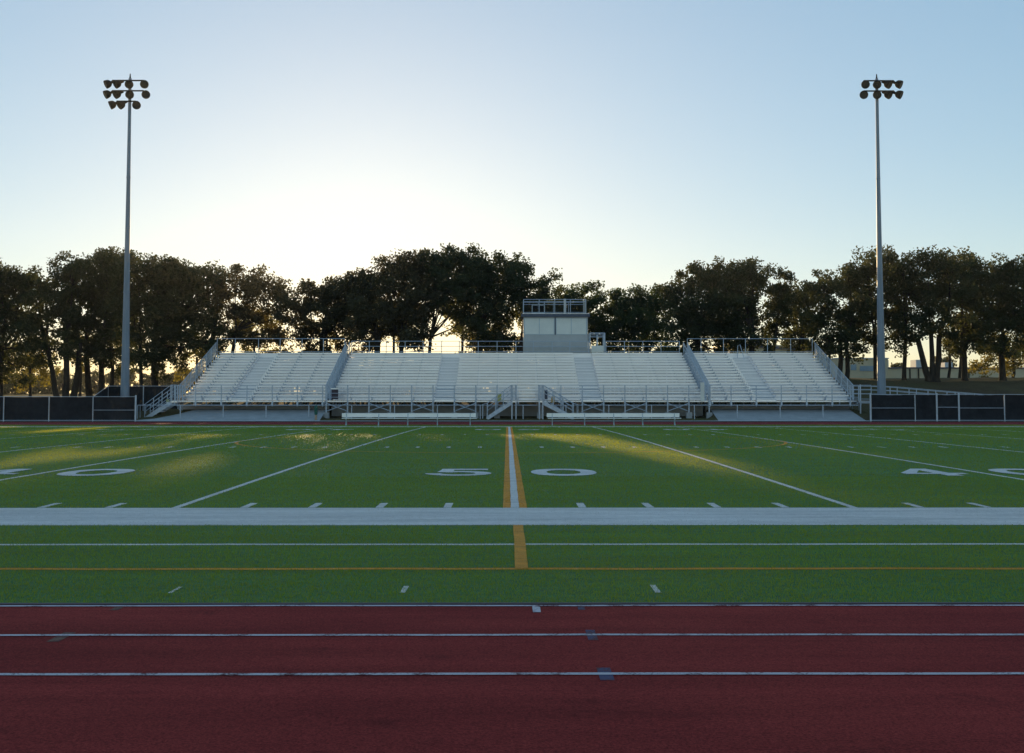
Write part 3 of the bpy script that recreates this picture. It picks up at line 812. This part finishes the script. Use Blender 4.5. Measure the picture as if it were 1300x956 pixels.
# ------------------------------------------------------------------ black screened fences
FY = 81.95
def fence(posts, thick, top, mid_spans, label, gate=None):
    zt = Z(top, FY)
    root = empty('screened_fence', (X((posts[0]+posts[-1])/2, FY), FY, 0.02), label, 'fence', 'black screened fences')
    for p in posts:
        r = .065 if p in thick else .034; x = X(p, FY)
        MB().tube([(x, FY, -.05), (x, FY, zt+(.10 if p in thick else .03))], r, 10).build('post', M['galv'], root)
    b = MB(); b.tube([(X(posts[0], FY), FY, zt), (X(posts[-1], FY), FY, zt)], .024, 6)
    b.build('top_rail', M['galv'], root)
    MB().tube([(X(posts[0], FY), FY-.005, .10), (X(posts[-1], FY), FY-.005, .10)], .018, 6).build('bottom_rail', M['galv'], root)
    for (a, c, y) in mid_spans:
        MB().tube([(X(a, FY), FY-.03, Z(y, FY)), (X(c, FY), FY-.03, Z(y, FY))], .02, 6).build('mid_rail', M['galv'], root)
    for a, c in zip(posts[:-1], posts[1:]):
        xa, xb_ = X(a, FY)+.04, X(c, FY)-.04
        n, m_ = 10, 5; v = []; f = []
        for j in range(m_+1):
            for i in range(n+1):
                u = i/n; w = j/m_
                yy = FY+.045 + .022*math.sin(6.3*u+a)*math.sin(3.1*w) + random.uniform(-.008, .008)
                v.append((xa+(xb_-xa)*u, yy, .05 + (zt-.02-.05)*w - (.025*math.sin(math.pi*u) if j == m_ else 0)))
        for j in range(m_):
            for i in range(n): q = j*(n+1)+i; f.append((q, q+1, q+n+2, q+n+1))
        o = MB().add(v, f).build('privacy_screen', M['screen'], root)
        s = o.modifiers.new('solid', 'SOLIDIFY'); s.thickness = .006
    return root
fence([-163, -107, -51.5, 5, 62.5, 118.3, 172.4], [172.4], 503.6, [(118.3, 172, 520.6)], 'black screened fence left of the stands, with a thick post at its right end')
fence([1105, 1161.5, 1189, 1217, 1275, 1331, 1388, 1445], [1105, 1189, 1217], 500.8, [(1105, 1161, 518), (1190, 1216, 517), (1218, 1275, 518)], 'black screened fence with a gate on the right of the stands')
# rear fence on the left
BY = 87.6
rt = empty('screened_fence', (X(200, BY), BY, .8), 'dark fence behind the left pole, stepping back up the slope', 'fence', 'black screened fences')
ztb = Z(490.2, BY)
pts = [(X(118.3, FY), FY+.06, Z(503.4, FY)), (X(137, BY), BY, ztb), (X(182, BY), BY, ztb), (X(226, BY), BY, ztb)]
for q in pts[1:]: MB().tube([(q[0], q[1], gz(q[0], q[1])-.2), (q[0], q[1], q[2]+.03)], .034, 8).build('post', M['galv'], rt)
b = MB()
for a, c in zip(pts[:-1], pts[1:]): b.tube([a, c], .022, 6)
b.build('top_rail', M['galv'], rt)
for a, c in zip(pts[:-1], pts[1:]):
    v = []; f = []; n = 8
    for i in range(n+1):
        u = i/n; x = a[0]+(c[0]-a[0])*u; y = a[1]+(c[1]-a[1])*u+.05; z = a[2]+(c[2]-a[2])*u
        v += [(x, y+random.uniform(-.01, .01), gz(x, y)-.05), (x, y, z-.03)]
    for i in range(n): f.append((2*i, 2*i+2, 2*i+3, 2*i+1))
    o = MB().add(v, f).build('privacy_screen', M['screen'], rt); s = o.modifiers.new('solid', 'SOLIDIFY'); s.thickness = .006

# ------------------------------------------------------------------ team benches
def bench(pa, pb_, legs, label):
    Y = 69.5; xa, xb_ = X(pa, Y), X(pb_, Y)
    root = empty('team_bench', ((xa+xb_)/2, Y, .001), label, 'bench', 'team benches by the far track')
    MB().box(xa, xb_, Y+.04, Y+.08, Z(529.6, Y), Z(524.6, Y)).build('backrest', M['bench'], root, bevel=.008)
    MB().box(xa+.05, xb_+.05, Y-.34, Y-.04, .405, .45).build('seat', M['bench'], root, bevel=.008)
    for p in legs:
        x = X(p, Y); l = MB()
        l.bar((x, Y+.02, 0.0), (x, Y+.02, Z(525, Y)), .05); l.bar((x, Y-.3, .37), (x, Y+.02, .37), .05)
        l.bar((x, Y-.30, .0), (x, Y-.04, .37), .045); l.box(x-.03, x+.03, Y-.36, Y+.08, .001, .035)
        l.build('leg', M['galv'], root)
bench(434, 604.3, (440, 481, 518, 555.5, 597), 'long pale metal team bench left of the halfway line')
bench(694, 862.6, (701, 742, 779, 815.5, 856), 'long pale metal team bench right of the halfway line')

# green-topped marker post
gp = at(401, 534, 82.5)
mp = empty('marker_post', (gp.x, 82.5, .0), 'short tan post with a dark green sleeve at the track edge', 'post')
MB().lathe((gp.x, 82.5, .02), (0,0,1), [(0,.02),(0,.085),(.46,.085),(.5,.06)], 12).build('post', M['tan_p'], mp)
MB().lathe((gp.x, 82.5, .47), (0,0,1), [(0,.05),(.0,.085),(.05,.11),(.5,.115),(.64,.09),(.68,.02)], 12).build('sleeve', M['green_p'], mp, smooth=True)

# ------------------------------------------------------------------ light poles
def light_pole(px_b, px_t, top_y, D, rows, label):
    xb_ = X(px_b, D); ztop = at(px_t, top_y, D).z; g = gz(xb_, D)
    root = empty('stadium_light_pole', (xb_, D, g), label, 'light pole', 'stadium light poles')
    n = 14; pts = []; rad = []
    for k in range(n+1):
        u = k/n; pts.append((xb_, D, g-.1+(ztop-g+.1)*u)); rad.append(.11+.23*(1-u)**1.7)
    MB().tube(pts, rad, 20).build('pole', M['pole'], root, smooth=True)
    sl = MB()
    for u in (.36, .70): sl.lathe((xb_, D, g+(ztop-g)*u), (0,0,1), [(0,.10+.23*(1-u)**1.7), (0,.122+.23*(1-u)**1.7), (.14,.122+.23*(1-u)**1.7), (.14,.10+.23*(1-u)**1.7)], 20)
    sl.build('pole_joint', M['pole'], root)
    MB().lathe((xb_, D, g-.02), (0,0,1), [(0,.62),(.25,.62),(.27,.55),(.27,.3)], 20).build('pole_base', M['concrete'], root)
    for (yb, xa, xc, lamps) in rows:
        zb2 = at(px_t, yb, D).z; off = xb_ - at(px_t, yb, D).x
        f = lambda p: at(p, yb, D).x + off
        bar_ = MB().bar((f(xa), D-.16, zb2), (f(xc), D-.16, zb2), .09).build('crossarm', M['dark_metal'], root)
        for (lp, az, dn) in lamps:
            # floodlight: bowl reflector with ballast box, aimed az degrees off the camera side, dn down
            A = math.radians(az); E = math.radians(dn)
            ax = Vector((math.sin(A)*math.cos(E), -math.cos(A)*math.cos(E), -math.sin(E)))
            c = Vector((f(lp), D-.30, zb2-.30))
            fl = MB(); fl.lathe(c-ax*.32, ax, [(-.0,.02),(.01,.11),(.06,.19),(.16,.265),(.30,.30),(.44,.31),(.47,.30),(.47,.28)], 18)
            fl.lathe(c-ax*.55, ax, [(0,.01),(0,.09),(.25,.09)], 10)
            fl.bar(c-ax*.2, (f(min(max(lp, xa), xc)), D-.16, zb2), .06)
            # visor over the upper half of the rim
            fo = fl.build('floodlight', M['dark_metal'], root, smooth=False)
            MB().lathe(c, ax, [(.11, .02), (.12, .26), (.13, .26)], 18).build('lens', M['lamp_glass'], fo)
    MB().tube([(xb_, D, ztop), (xb_, D, ztop+.35)], [.07, .03], 8).build('pole_cap', M['dark_metal'], root)
    return root
light_pole(158.6, 162.6, 99.5, 85.6, [
    (103, 141, 181, [(135.5, -62, 28), (147.5, -55, 30), (163, 20, 35), (182.5, 12, 25)]),
    (116, 141, 181, [(135, -62, 28), (147.5, -50, 30), (164, 15, 35), (184.5, 18, 25)]),
    (129.3, 147, 171, [(141.5, -70, 25), (153, -50, 35), (172.8, 20, 30)])],
    'tall galvanised floodlight pole left of the stands, with three rows of lamps')
light_pole(1119.3, 1111.5, 100, 85.6, [
    (103.3, 1094, 1132, [(1095.5, -12, 25), (1110.5, -25, 30), (1124.5, 48, 30), (1138.5, 60, 25)]),
    (116.3, 1094, 1132, [(1093.5, -22, 25), (1110, -10, 30), (1124.5, 45, 30), (1138.5, 60, 25)])],
    'tall galvanised floodlight pole right of the stands, with two rows of lamps')

# ------------------------------------------------------------------ buildings behind
BD = 142.
root = empty('school_building', (X(1180, BD), BD+5, 3.8), 'low beige flat roofed building behind the trees on the right embankment', 'building')
def seg(pa, pb_, top, dd, name, mat, par, bottom=2.5, y0=0):
    return MB().box(X(pa, BD), X(pb_, BD), BD+y0, BD+dd, bottom, Z(top, BD)).build(name, mat, par)
seg(1062, 1128, 455.5, 14, 'wall', M['beige'], root); seg(1128.4, 1330, 467.8, 12, 'wall', M['beige'], root, y0=.6)
MB().box(X(1061, BD), X(1129, BD), BD-.12, BD+14, Z(455.5, BD), Z(454.2, BD)).build('parapet', M['white_wall'], root)
MB().box(X(1128.6, BD), X(1330, BD), BD+.45, BD+12, Z(467.8, BD), Z(466, BD)).build('parapet', M['trim_dark'], root)
for pa, pb_, ya, yb in ((1092, 1112, 464.5, 471), (1080.5, 1087.5, 462.5, 470)):
    MB().box(X(pa, BD), X(pb_, BD), BD-.06, BD-.01, Z(yb, BD), Z(ya, BD)).build('window', M['window'], root)
for pa, pb_, ya in ((1131, 1139, 456), (1174.5, 1185, 455.5), (1212, 1222, 459)):
    MB().box(X(pa, BD), X(pb_, BD), BD+3, BD+5, Z(466.5, BD)+.01, Z(ya, BD)).build('rooftop_unit', M['white_wall'], root)
for p in (1157, 1168, 1225, 1232):
    MB().box(X(p, BD), X(p+1.2, BD), BD+.45, BD+.59, 3, Z(467.9, BD)).build('downpipe', M['dark_metal'], root)
root = empty('school_hall', (X(1000, BD+12), BD+12, 3.8), 'taller pale beige hall glimpsed behind the trees above the right stand', 'building')
BD2 = BD+12
MB().box(X(930, BD2), X(1050, BD2), BD2, BD2+14, 2.5, Z(438, BD2)).build('wall', M['beige'], root)
v0 = Z(438, BD2); v1 = Z(428, BD2)
MB().add([(X(926, BD2), BD2-.4, v0), (X(1066, BD2), BD2-.4, Z(449, BD2)), (X(1066, BD2), BD2+14, Z(449, BD2)), (X(926, BD2), BD2+14, v0),
          (X(926, BD2), BD2-.4, v0+.35), (X(1066, BD2), BD2-.4, Z(449, BD2)+.35), (X(1066, BD2), BD2+14, Z(449, BD2)+.35), (X(926, BD2), BD2+14, v0+.35)],
         [(0,3,2,1), (4,5,6,7), (0,1,5,4), (1,2,6,5), (2,3,7,6), (3,0,4,7)]).build('roof', M['trim_dark'], root)

# ------------------------------------------------------------------ trees
OUT = [(-80,340),(-40,336),(0,333),(33,334),(37,351),(53,348),(66,337),(77,328),(101,324),(123,323),(140,317),(158,317),(172,322),(187,328),(216,326),(240,327),(260,331),
 (273,339),(281,348),(294,340),(319,341),(340,345),(354,352),(366,359),(378,371),(387,366),(408,356),(425,352),(442,351),(456,352),(464,347),(470,336),(487,322),(497,322),
 (504,328),(515,319),(532,323),(549,320),(563,314),(579,320),(586,313),(595,312),(609,320),(618,322),(628,314),(636,315),(650,325),(656,333),(673,334),(680,342),
 (691,344),(704,360),(711,364),(723,360),(734,366),(744,360),(756,359),(774,364),(789,365),(794,373),(808,370),(816,362),(830,361),(844,363),(850,371),(854,351),
 (866,337),(880,340),(894,330),(908,330),(916,334),(940,330),(947,326),(960,326),(968,332),(980,335),(988,348),(999,351),(1004,362),(1013,366),(1026,365),(1034,352),
 (1046,348),(1068,346),(1079,340),(1092,322),(1108,314),(1135,314),(1149,319),(1160,317),(1176,315),(1192,312),(1214,318),(1219,330),(1241,328),(1257,331),(1274,327),(1300,328),(1345,334)]
OX = [p[0] for p in OUT]; OY = [p[1] for p in OUT]

def leaf_mesh(name, P, mat, parent, size, off):
    n = len(P)
    d = rng.normal(size=(n, 3)); d /= np.linalg.norm(d, axis=1)[:, None]
    e = rng.normal(size=(n, 3)); e = np.cross(d, e); e /= np.linalg.norm(e, axis=1)[:, None]
    L = (size*rng.uniform(.7, 1.3, n))[:, None]; W = L*.34
    V = np.empty((n, 4, 3)); V[:, 0] = P-d*L*.5; V[:, 1] = P+e*W-d*L*.05; V[:, 2] = P+d*L*.5; V[:, 3] = P-e*W-d*L*.05
    V = V.reshape(-1, 3) - np.array(off)
    me = bpy.data.meshes.new(name); me.vertices.add(4*n); me.vertices.foreach_set('co', V.astype(np.float32).ravel())
    me.loops.add(4*n); me.loops.foreach_set('vertex_index', np.arange(4*n, dtype=np.int32))
    me.polygons.add(n); me.polygons.foreach_set('loop_start', np.arange(0, 4*n, 4, dtype=np.int32))
    me.update(calc_edges=True); me.materials.append(mat)
    o = bpy.data.objects.new(name, me); C.objects.link(o); o.parent = parent; return o

GAPS = [(566, 437, 29, 13, .98), (560, 412, 18, 12, .97), (450, 419, 7, 5, .45), (402, 402, 13, 9, .9), (372, 440, 16, 7, .8), (405, 437, 14, 8, .75), (456, 435, 9, 5, .8), (345, 440, 10, 6, .8), (246, 458, 9, 8, .8), (120, 470, 9, 10, .7), (500, 432, 16, 6, .6)]
_Ri = np.array(_R.transposed())
def in_gap(P):
    q = (P - np.array((0, 0, EYE))) @ _Ri.T; px = PCX + F*q[:, 0]/-q[:, 2]; py = PCY - F*q[:, 1]/-q[:, 2]
    m = np.zeros(len(P), bool)
    for (x, y, a, b_, pr) in GAPS: m |= (((px-x)/a)**2 + ((py-y)/b_)**2 + .35*np.sin(px*.9+y)*np.sin(py*1.1+x) < rng.uniform(.6, 1.3, len(P))) & (rng.random(len(P)) < pr)
    return m
def clumps_in(c, r, n, shell=.62):
    d = rng.normal(size=(n, 3)); d /= np.linalg.norm(d, axis=1)[:, None]
    rad = np.where(rng.random(n) < shell, rng.uniform(.72, 1.0, n), rng.uniform(.1, .75, n))
    return np.array(c) + d*rad[:, None]*np.array(r)

def tree(x0, x1, bottom, D, trunks, mat, label, dens=1.0, lobe=25, top=None, name='oak_tree', depth=3.4, leaf=.235, thin_low=True, group='oak trees behind the stands', cn=27, ln=95):
    s = D/F
    xc = sum(t[0] for t in trunks)/len(trunks); bx = X(xc, D)
    root = empty(name, (bx, D, gz(bx, D)), label, 'tree', group)
    # lobes: a jittered stack of ellipsoids under the outline
    lobes = []
    w = x1-x0; nc = max(1, round(w/(lobe*1.15)))
    for c in range(nc):
        px = x0 + w*(c+.5)/nc + random.uniform(-3, 3)
        r = lobe*random.uniform(.85, 1.12)
        tp = (np.interp([px-r*.5, px, px+r*.5], OX, OY).mean() if top is None else top+random.uniform(-4, 4)+ (abs(px-(x0+x1)/2)/(w/2))**2*10)
        y = tp + r*.80; first = True
        while y - r*.5 < bottom:
            dd = D + random.uniform(-1.6, 1.6)
            p = at(px+random.uniform(-5, 5)*(0 if first else 1), y, dd)
            low = (y > bottom-lobe*1.0)
            lobes.append((p, r*s, r*s*random.uniform(.8, .98), depth*random.uniform(.75, 1.1)*(.7 if first else 1), low))
            y += r*1.15; first = False
            r = lobe*random.uniform(.85, 1.15)
    P = []; tips = []
    for (p, rx, rz, ry, low) in lobes:
        n = int(cn*dens*(rx/1.8)**2 * (.62 if (low and thin_low) else 1))
        cl = clumps_in(p, (rx, ry, rz), max(5, n))
        for q in cl[::4]: tips.append((p, q))
        for q in cl:
            m = int(ln*random.uniform(.6, 1.3)); cr = random.uniform(.42, .72)
            P.append(q + np.clip(rng.normal(size=(m, 3)), -1.7, 1.7)*cr*np.array((.55, .55, .45)))
    P = np.concatenate(P); P = P[~in_gap(P)]
    leaf_mesh('crown', P, mat, root, leaf, (bx, D, gz(bx, D)))
    # trunks and limbs
    for ti, (tb, tt, yt, wpx) in enumerate(trunks):
        b = MB()
        r0 = wpx*s/2; base = Vector((X(tb, D), D+random.uniform(-.3, .3), 0)); base.z = gz(base.x, base.y)-.15
        topp = at(tt, yt, D); mid = base.lerp(topp, .5) + Vector((random.uniform(-.15, .15), random.uniform(-.2, .2), 0))
        b.tube([base, base+Vector((0,0,.35)), base.lerp(mid, .5)+Vector((random.uniform(-.06, .06), 0, 0)), mid, topp], [r0*1.5, r0*1.12, r0, r0*.92, r0*.78], 10, False)
        mine = [l for k, l in enumerate(lobes) if min(range(len(trunks)), key=lambda q: abs(l[0].x - X(trunks[q][1], D))) == ti]
        for (p, rx, rz, ry, low) in mine:
            p = Vector(p); L = (p-topp).length
            src = topp if p.z > topp.z-.5 else mid.lerp(topp, .7)
            m1 = src.lerp(p, .5) + Vector((random.uniform(-.4, .4), random.uniform(-.4, .4), -.12*L+random.uniform(-.1, .5)))
            b.tube([src-Vector((0,0,.3)), m1, p], [r0*.55, r0*.33, r0*.14], 6, False)
            for (lp, q) in tips:
                if (lp-p).length < 1e-4:
                    q = Vector(q); b.tube([p.lerp(m1, .3), p.lerp(q, .5)+Vector((0,0,-.1)), q], [r0*.16+.015, .03, .012], 4, False)
        b.build('trunk', M['bark'], root, smooth=True)
    return root

T = []
tree(-60, -6, 462, 104, [(-30, -28, 440, 9)], M['leaf'], 'dark oak at the far left, cut by the picture edge', 1)
tree(-18, 38, 462, 105, [(0, 2, 440, 8)], M['leaf'], 'second dark oak from the left edge, trunk at the picture edge', 1.1)
tree(38, 108, 448, 103, [(72, 60, 440, 7), (84, 84, 432, 8), (92, 101, 435, 8)], M['leaf'], 'broad oak with three trunks fanning from one base', 1.15)
tree(100, 128, 446, 107, [(113.5, 109, 430, 8)], M['leaf'], 'narrow oak with one leaning trunk right of the three-trunked oak', 1.1)
tree(122, 168, 440, 105.5, [(130, 131, 425, 7.5), (142, 140, 428, 5)], M['leaf'], 'oak with twin trunks just left of the left light pole', 1.15)
tree(160, 222, 444, 101.5, [(178.5, 178, 430, 5)], M['leaf'], 'oak with a thin trunk just right of the left light pole', 1.1)
tree(196, 280, 452, 103, [(197, 198, 420, 9)], M['leaf'], 'large oak with the thickest trunk, left of the left stand', 1.15)
tree(280, 378, 420, 104, [(262, 275, 398, 7), (285, 300, 415, 5)], M['leaf_flare'], 'spreading oak with open forked limbs above the left stand', .95)
tree(378, 464, 428, 107, [(406, 408, 425, 7)], M['leaf_flare'], 'oak below the sun, behind the right end of the left stand', 1.6)
tree(446, 545, 430, 103, [(478, 480, 425, 9), (508, 510, 425, 7)], M['leaf_flare'], 'tall oak right of the sun, behind the central stand', 1.45)
tree(540, 612, 408, 104.5, [(544, 547, 424, 5)], M['leaf'], 'oak on a thin forked trunk standing before a bright gap', 1.1)
tree(600, 660, 420, 105.5, [(597, 612, 405, 8)], M['leaf'], 'tallest dark oak left of the press box', 1.2)
tree(655, 700, 380, 104, [(648, 668, 400, 8)], M['leaf'], 'oak with a branch reaching right over the press box', 1.0)
tree(703, 798, 442, 116, [(735, 735, 420, 7), (765, 765, 420, 7)], M['leaf_green'], 'low rounded tree directly behind the press box', 1.15, name='leafy_tree', group='lower leafy trees behind the stands')
tree(797, 852, 442, 114, [(820, 820, 420, 7)], M['leaf_green'], 'low dark tree between the press box and the tall oaks', 1.2, name='leafy_tree', group='lower leafy trees behind the stands')
tree(852, 925, 440, 107, [(885, 884, 420, 8)], M['leaf'], 'tall oak behind the gap of the central and right stands', 1.1)
tree(915, 1004, 428, 105, [(952, 955, 415, 8), (978, 985, 425, 5)], M['leaf'], 'wide tall oak with a rounded top behind the right stand', 1.15)
tree(1000, 1042, 434, 110, [(1020, 1018, 420, 7)], M['leaf'], 'short dark oak behind the right end of the right stand', 1.1)
tree(1030, 1092, 440, 104, [(1052, 1054, 432, 4), (1066, 1066, 430, 6.5), (1075, 1074, 430, 6)], M['leaf'], 'oak with several stems at the end of the right stand', 1.05)
tree(1088, 1142, 430, 106, [(1113, 1110, 420, 6)], M['leaf'], 'oak half hidden behind the right light pole', .85)
tree(1130, 1166, 432, 104, [(1147.5, 1150, 420, 5.5)], M['leaf'], 'slim open oak just right of the right light pole', .75)
tree(1160, 1222, 420, 103, [(1180, 1165, 430, 8), (1184, 1182, 425, 7), (1190, 1192, 425, 8)], M['leaf'], 'large oak with a forked stout trunk on the embankment', 1.05)
tree(1215, 1262, 432, 104.5, [(1225.5, 1222, 420, 7)], M['leaf'], 'oak with a single straight trunk on the right embankment', 1.0)
tree(1256, 1335, 440, 104, [(1275, 1273, 425, 8), (1305, 1305, 425, 8)], M['leaf'], 'oak cut by the right edge of the picture', 1.0)
for q, (a, c, lb) in enumerate(((278, 345, 'behind the left end of the left stand'), (345, 412, 'behind the middle of the left stand'), (412, 480, 'behind the gap of the left and central stands'), (480, 548, 'behind the left aisle of the central stand'),
        (548, 616, 'below the bright gap in the trees'), (616, 684, 'left behind the press box'), (684, 752, 'right behind the press box'), (752, 820, 'behind the right aisle of the central stand'), (820, 888, 'behind the right end of the central stand'), (888, 956, 'behind the aisle of the right stand'), (956, 1030, 'behind the right end of the right stand'))):
    tree(a, c, 492, 100.6, [((a+c)/2-8, (a+c)/2-10, 480, 4), ((a+c)/2+9, (a+c)/2+12, 478, 4)], M['leaf_green'], 'unseen green shrub added to block sun, '+lb, 2.0, lobe=17, top=455, name='sun_block_shrub', depth=1.3, group='unseen sun-blocking shrubs behind the stands')  # added hidden row, keeps low sun from leaking through the seating
# backlit second row
back = [(14, 62, 470, 120, 38, 430), (84, 118, 462, 121, 101, 420), (146, 176, 452, 121, 160, 415), (236, 275, 470, 121, 250, 435), (300, 350, 436, 122, 322, 392), (590, 650, 436, 120, 612, 402), (655, 705, 440, 121, 680, 380),
        (1188, 1222, 440, 119, 1204, 408), (1240, 1302, 464, 120, 1286, 425), (1205, 1235, 428, 120, 1220, 395), (395, 440, 420, 121, 415, 385), (470, 530, 420, 121, 500, 380), (560, 600, 405, 121, 588, 375)]
labs = ['at the left edge, hanging low', 'seen between the trunks of the three-trunked oak', 'glowing behind the left light pole', 'beside the outer rail of the left stand', 'behind the spreading forked oak', 'low behind the bright gap left of the press box', 'close behind the left side of the press box',
        'behind the forked trunk on the embankment', 'hanging low at the right edge', 'above the straight trunk on the embankment', 'below the sun', 'right of the sun', 'above the bright gap']
for (a, c, bo, D, tx, tp), lb in zip(back, labs):
    tree(a, c, bo, D, [(tx, tx, bo-15, 3.6)], M['leaf_backlit'], 'golden backlit tree '+lb, .75, lobe=20, top=tp, name='backlit_tree', depth=1.6, group='backlit trees of the second row')
# far trees across the meadow
k = 0
names = ['at the far left of the meadow', 'seen left of the three-trunked oak', 'seen between oak trunks', 'behind the left light pole', 'right of the left light pole', 'nearest the left stand stairs', 'behind the left stand rail', 'hidden behind the left stand']
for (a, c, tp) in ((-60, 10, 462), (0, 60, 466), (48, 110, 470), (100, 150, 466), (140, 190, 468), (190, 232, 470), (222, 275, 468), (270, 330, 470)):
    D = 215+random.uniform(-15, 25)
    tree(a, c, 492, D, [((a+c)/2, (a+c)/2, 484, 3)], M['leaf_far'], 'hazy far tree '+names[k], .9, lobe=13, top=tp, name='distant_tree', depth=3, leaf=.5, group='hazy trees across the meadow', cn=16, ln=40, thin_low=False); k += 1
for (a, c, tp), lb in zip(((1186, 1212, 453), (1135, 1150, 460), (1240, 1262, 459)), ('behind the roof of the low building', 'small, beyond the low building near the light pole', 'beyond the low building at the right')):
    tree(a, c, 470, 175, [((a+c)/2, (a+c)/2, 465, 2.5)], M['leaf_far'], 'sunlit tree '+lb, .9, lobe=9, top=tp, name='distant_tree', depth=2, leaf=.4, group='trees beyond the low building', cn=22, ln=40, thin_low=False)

# ------------------------------------------------------------------ haze
def haze():
    m = bpy.data.materials.new('haze_air'); m.use_nodes = True; n = m.node_tree
    for x in list(n.nodes):
        if x.type != 'OUTPUT_MATERIAL': n.nodes.remove(x)
    v = n.nodes.new('ShaderNodeVolumePrincipled'); v.inputs['Color'].default_value = (.93, .92, .90, 1)
    v.inputs['Density'].default_value = HAZE; v.inputs['Anisotropy'].default_value = .55
    n.links.new(v.outputs[0], n.nodes['Material Output'].inputs['Volume'])
    o = MB().box(-560, 560, -340, 560, -1.6, 40).build('haze', m); o['kind'] = 'stuff'; o['label'] = 'thin warm evening haze'
HAZE = .00012
haze()
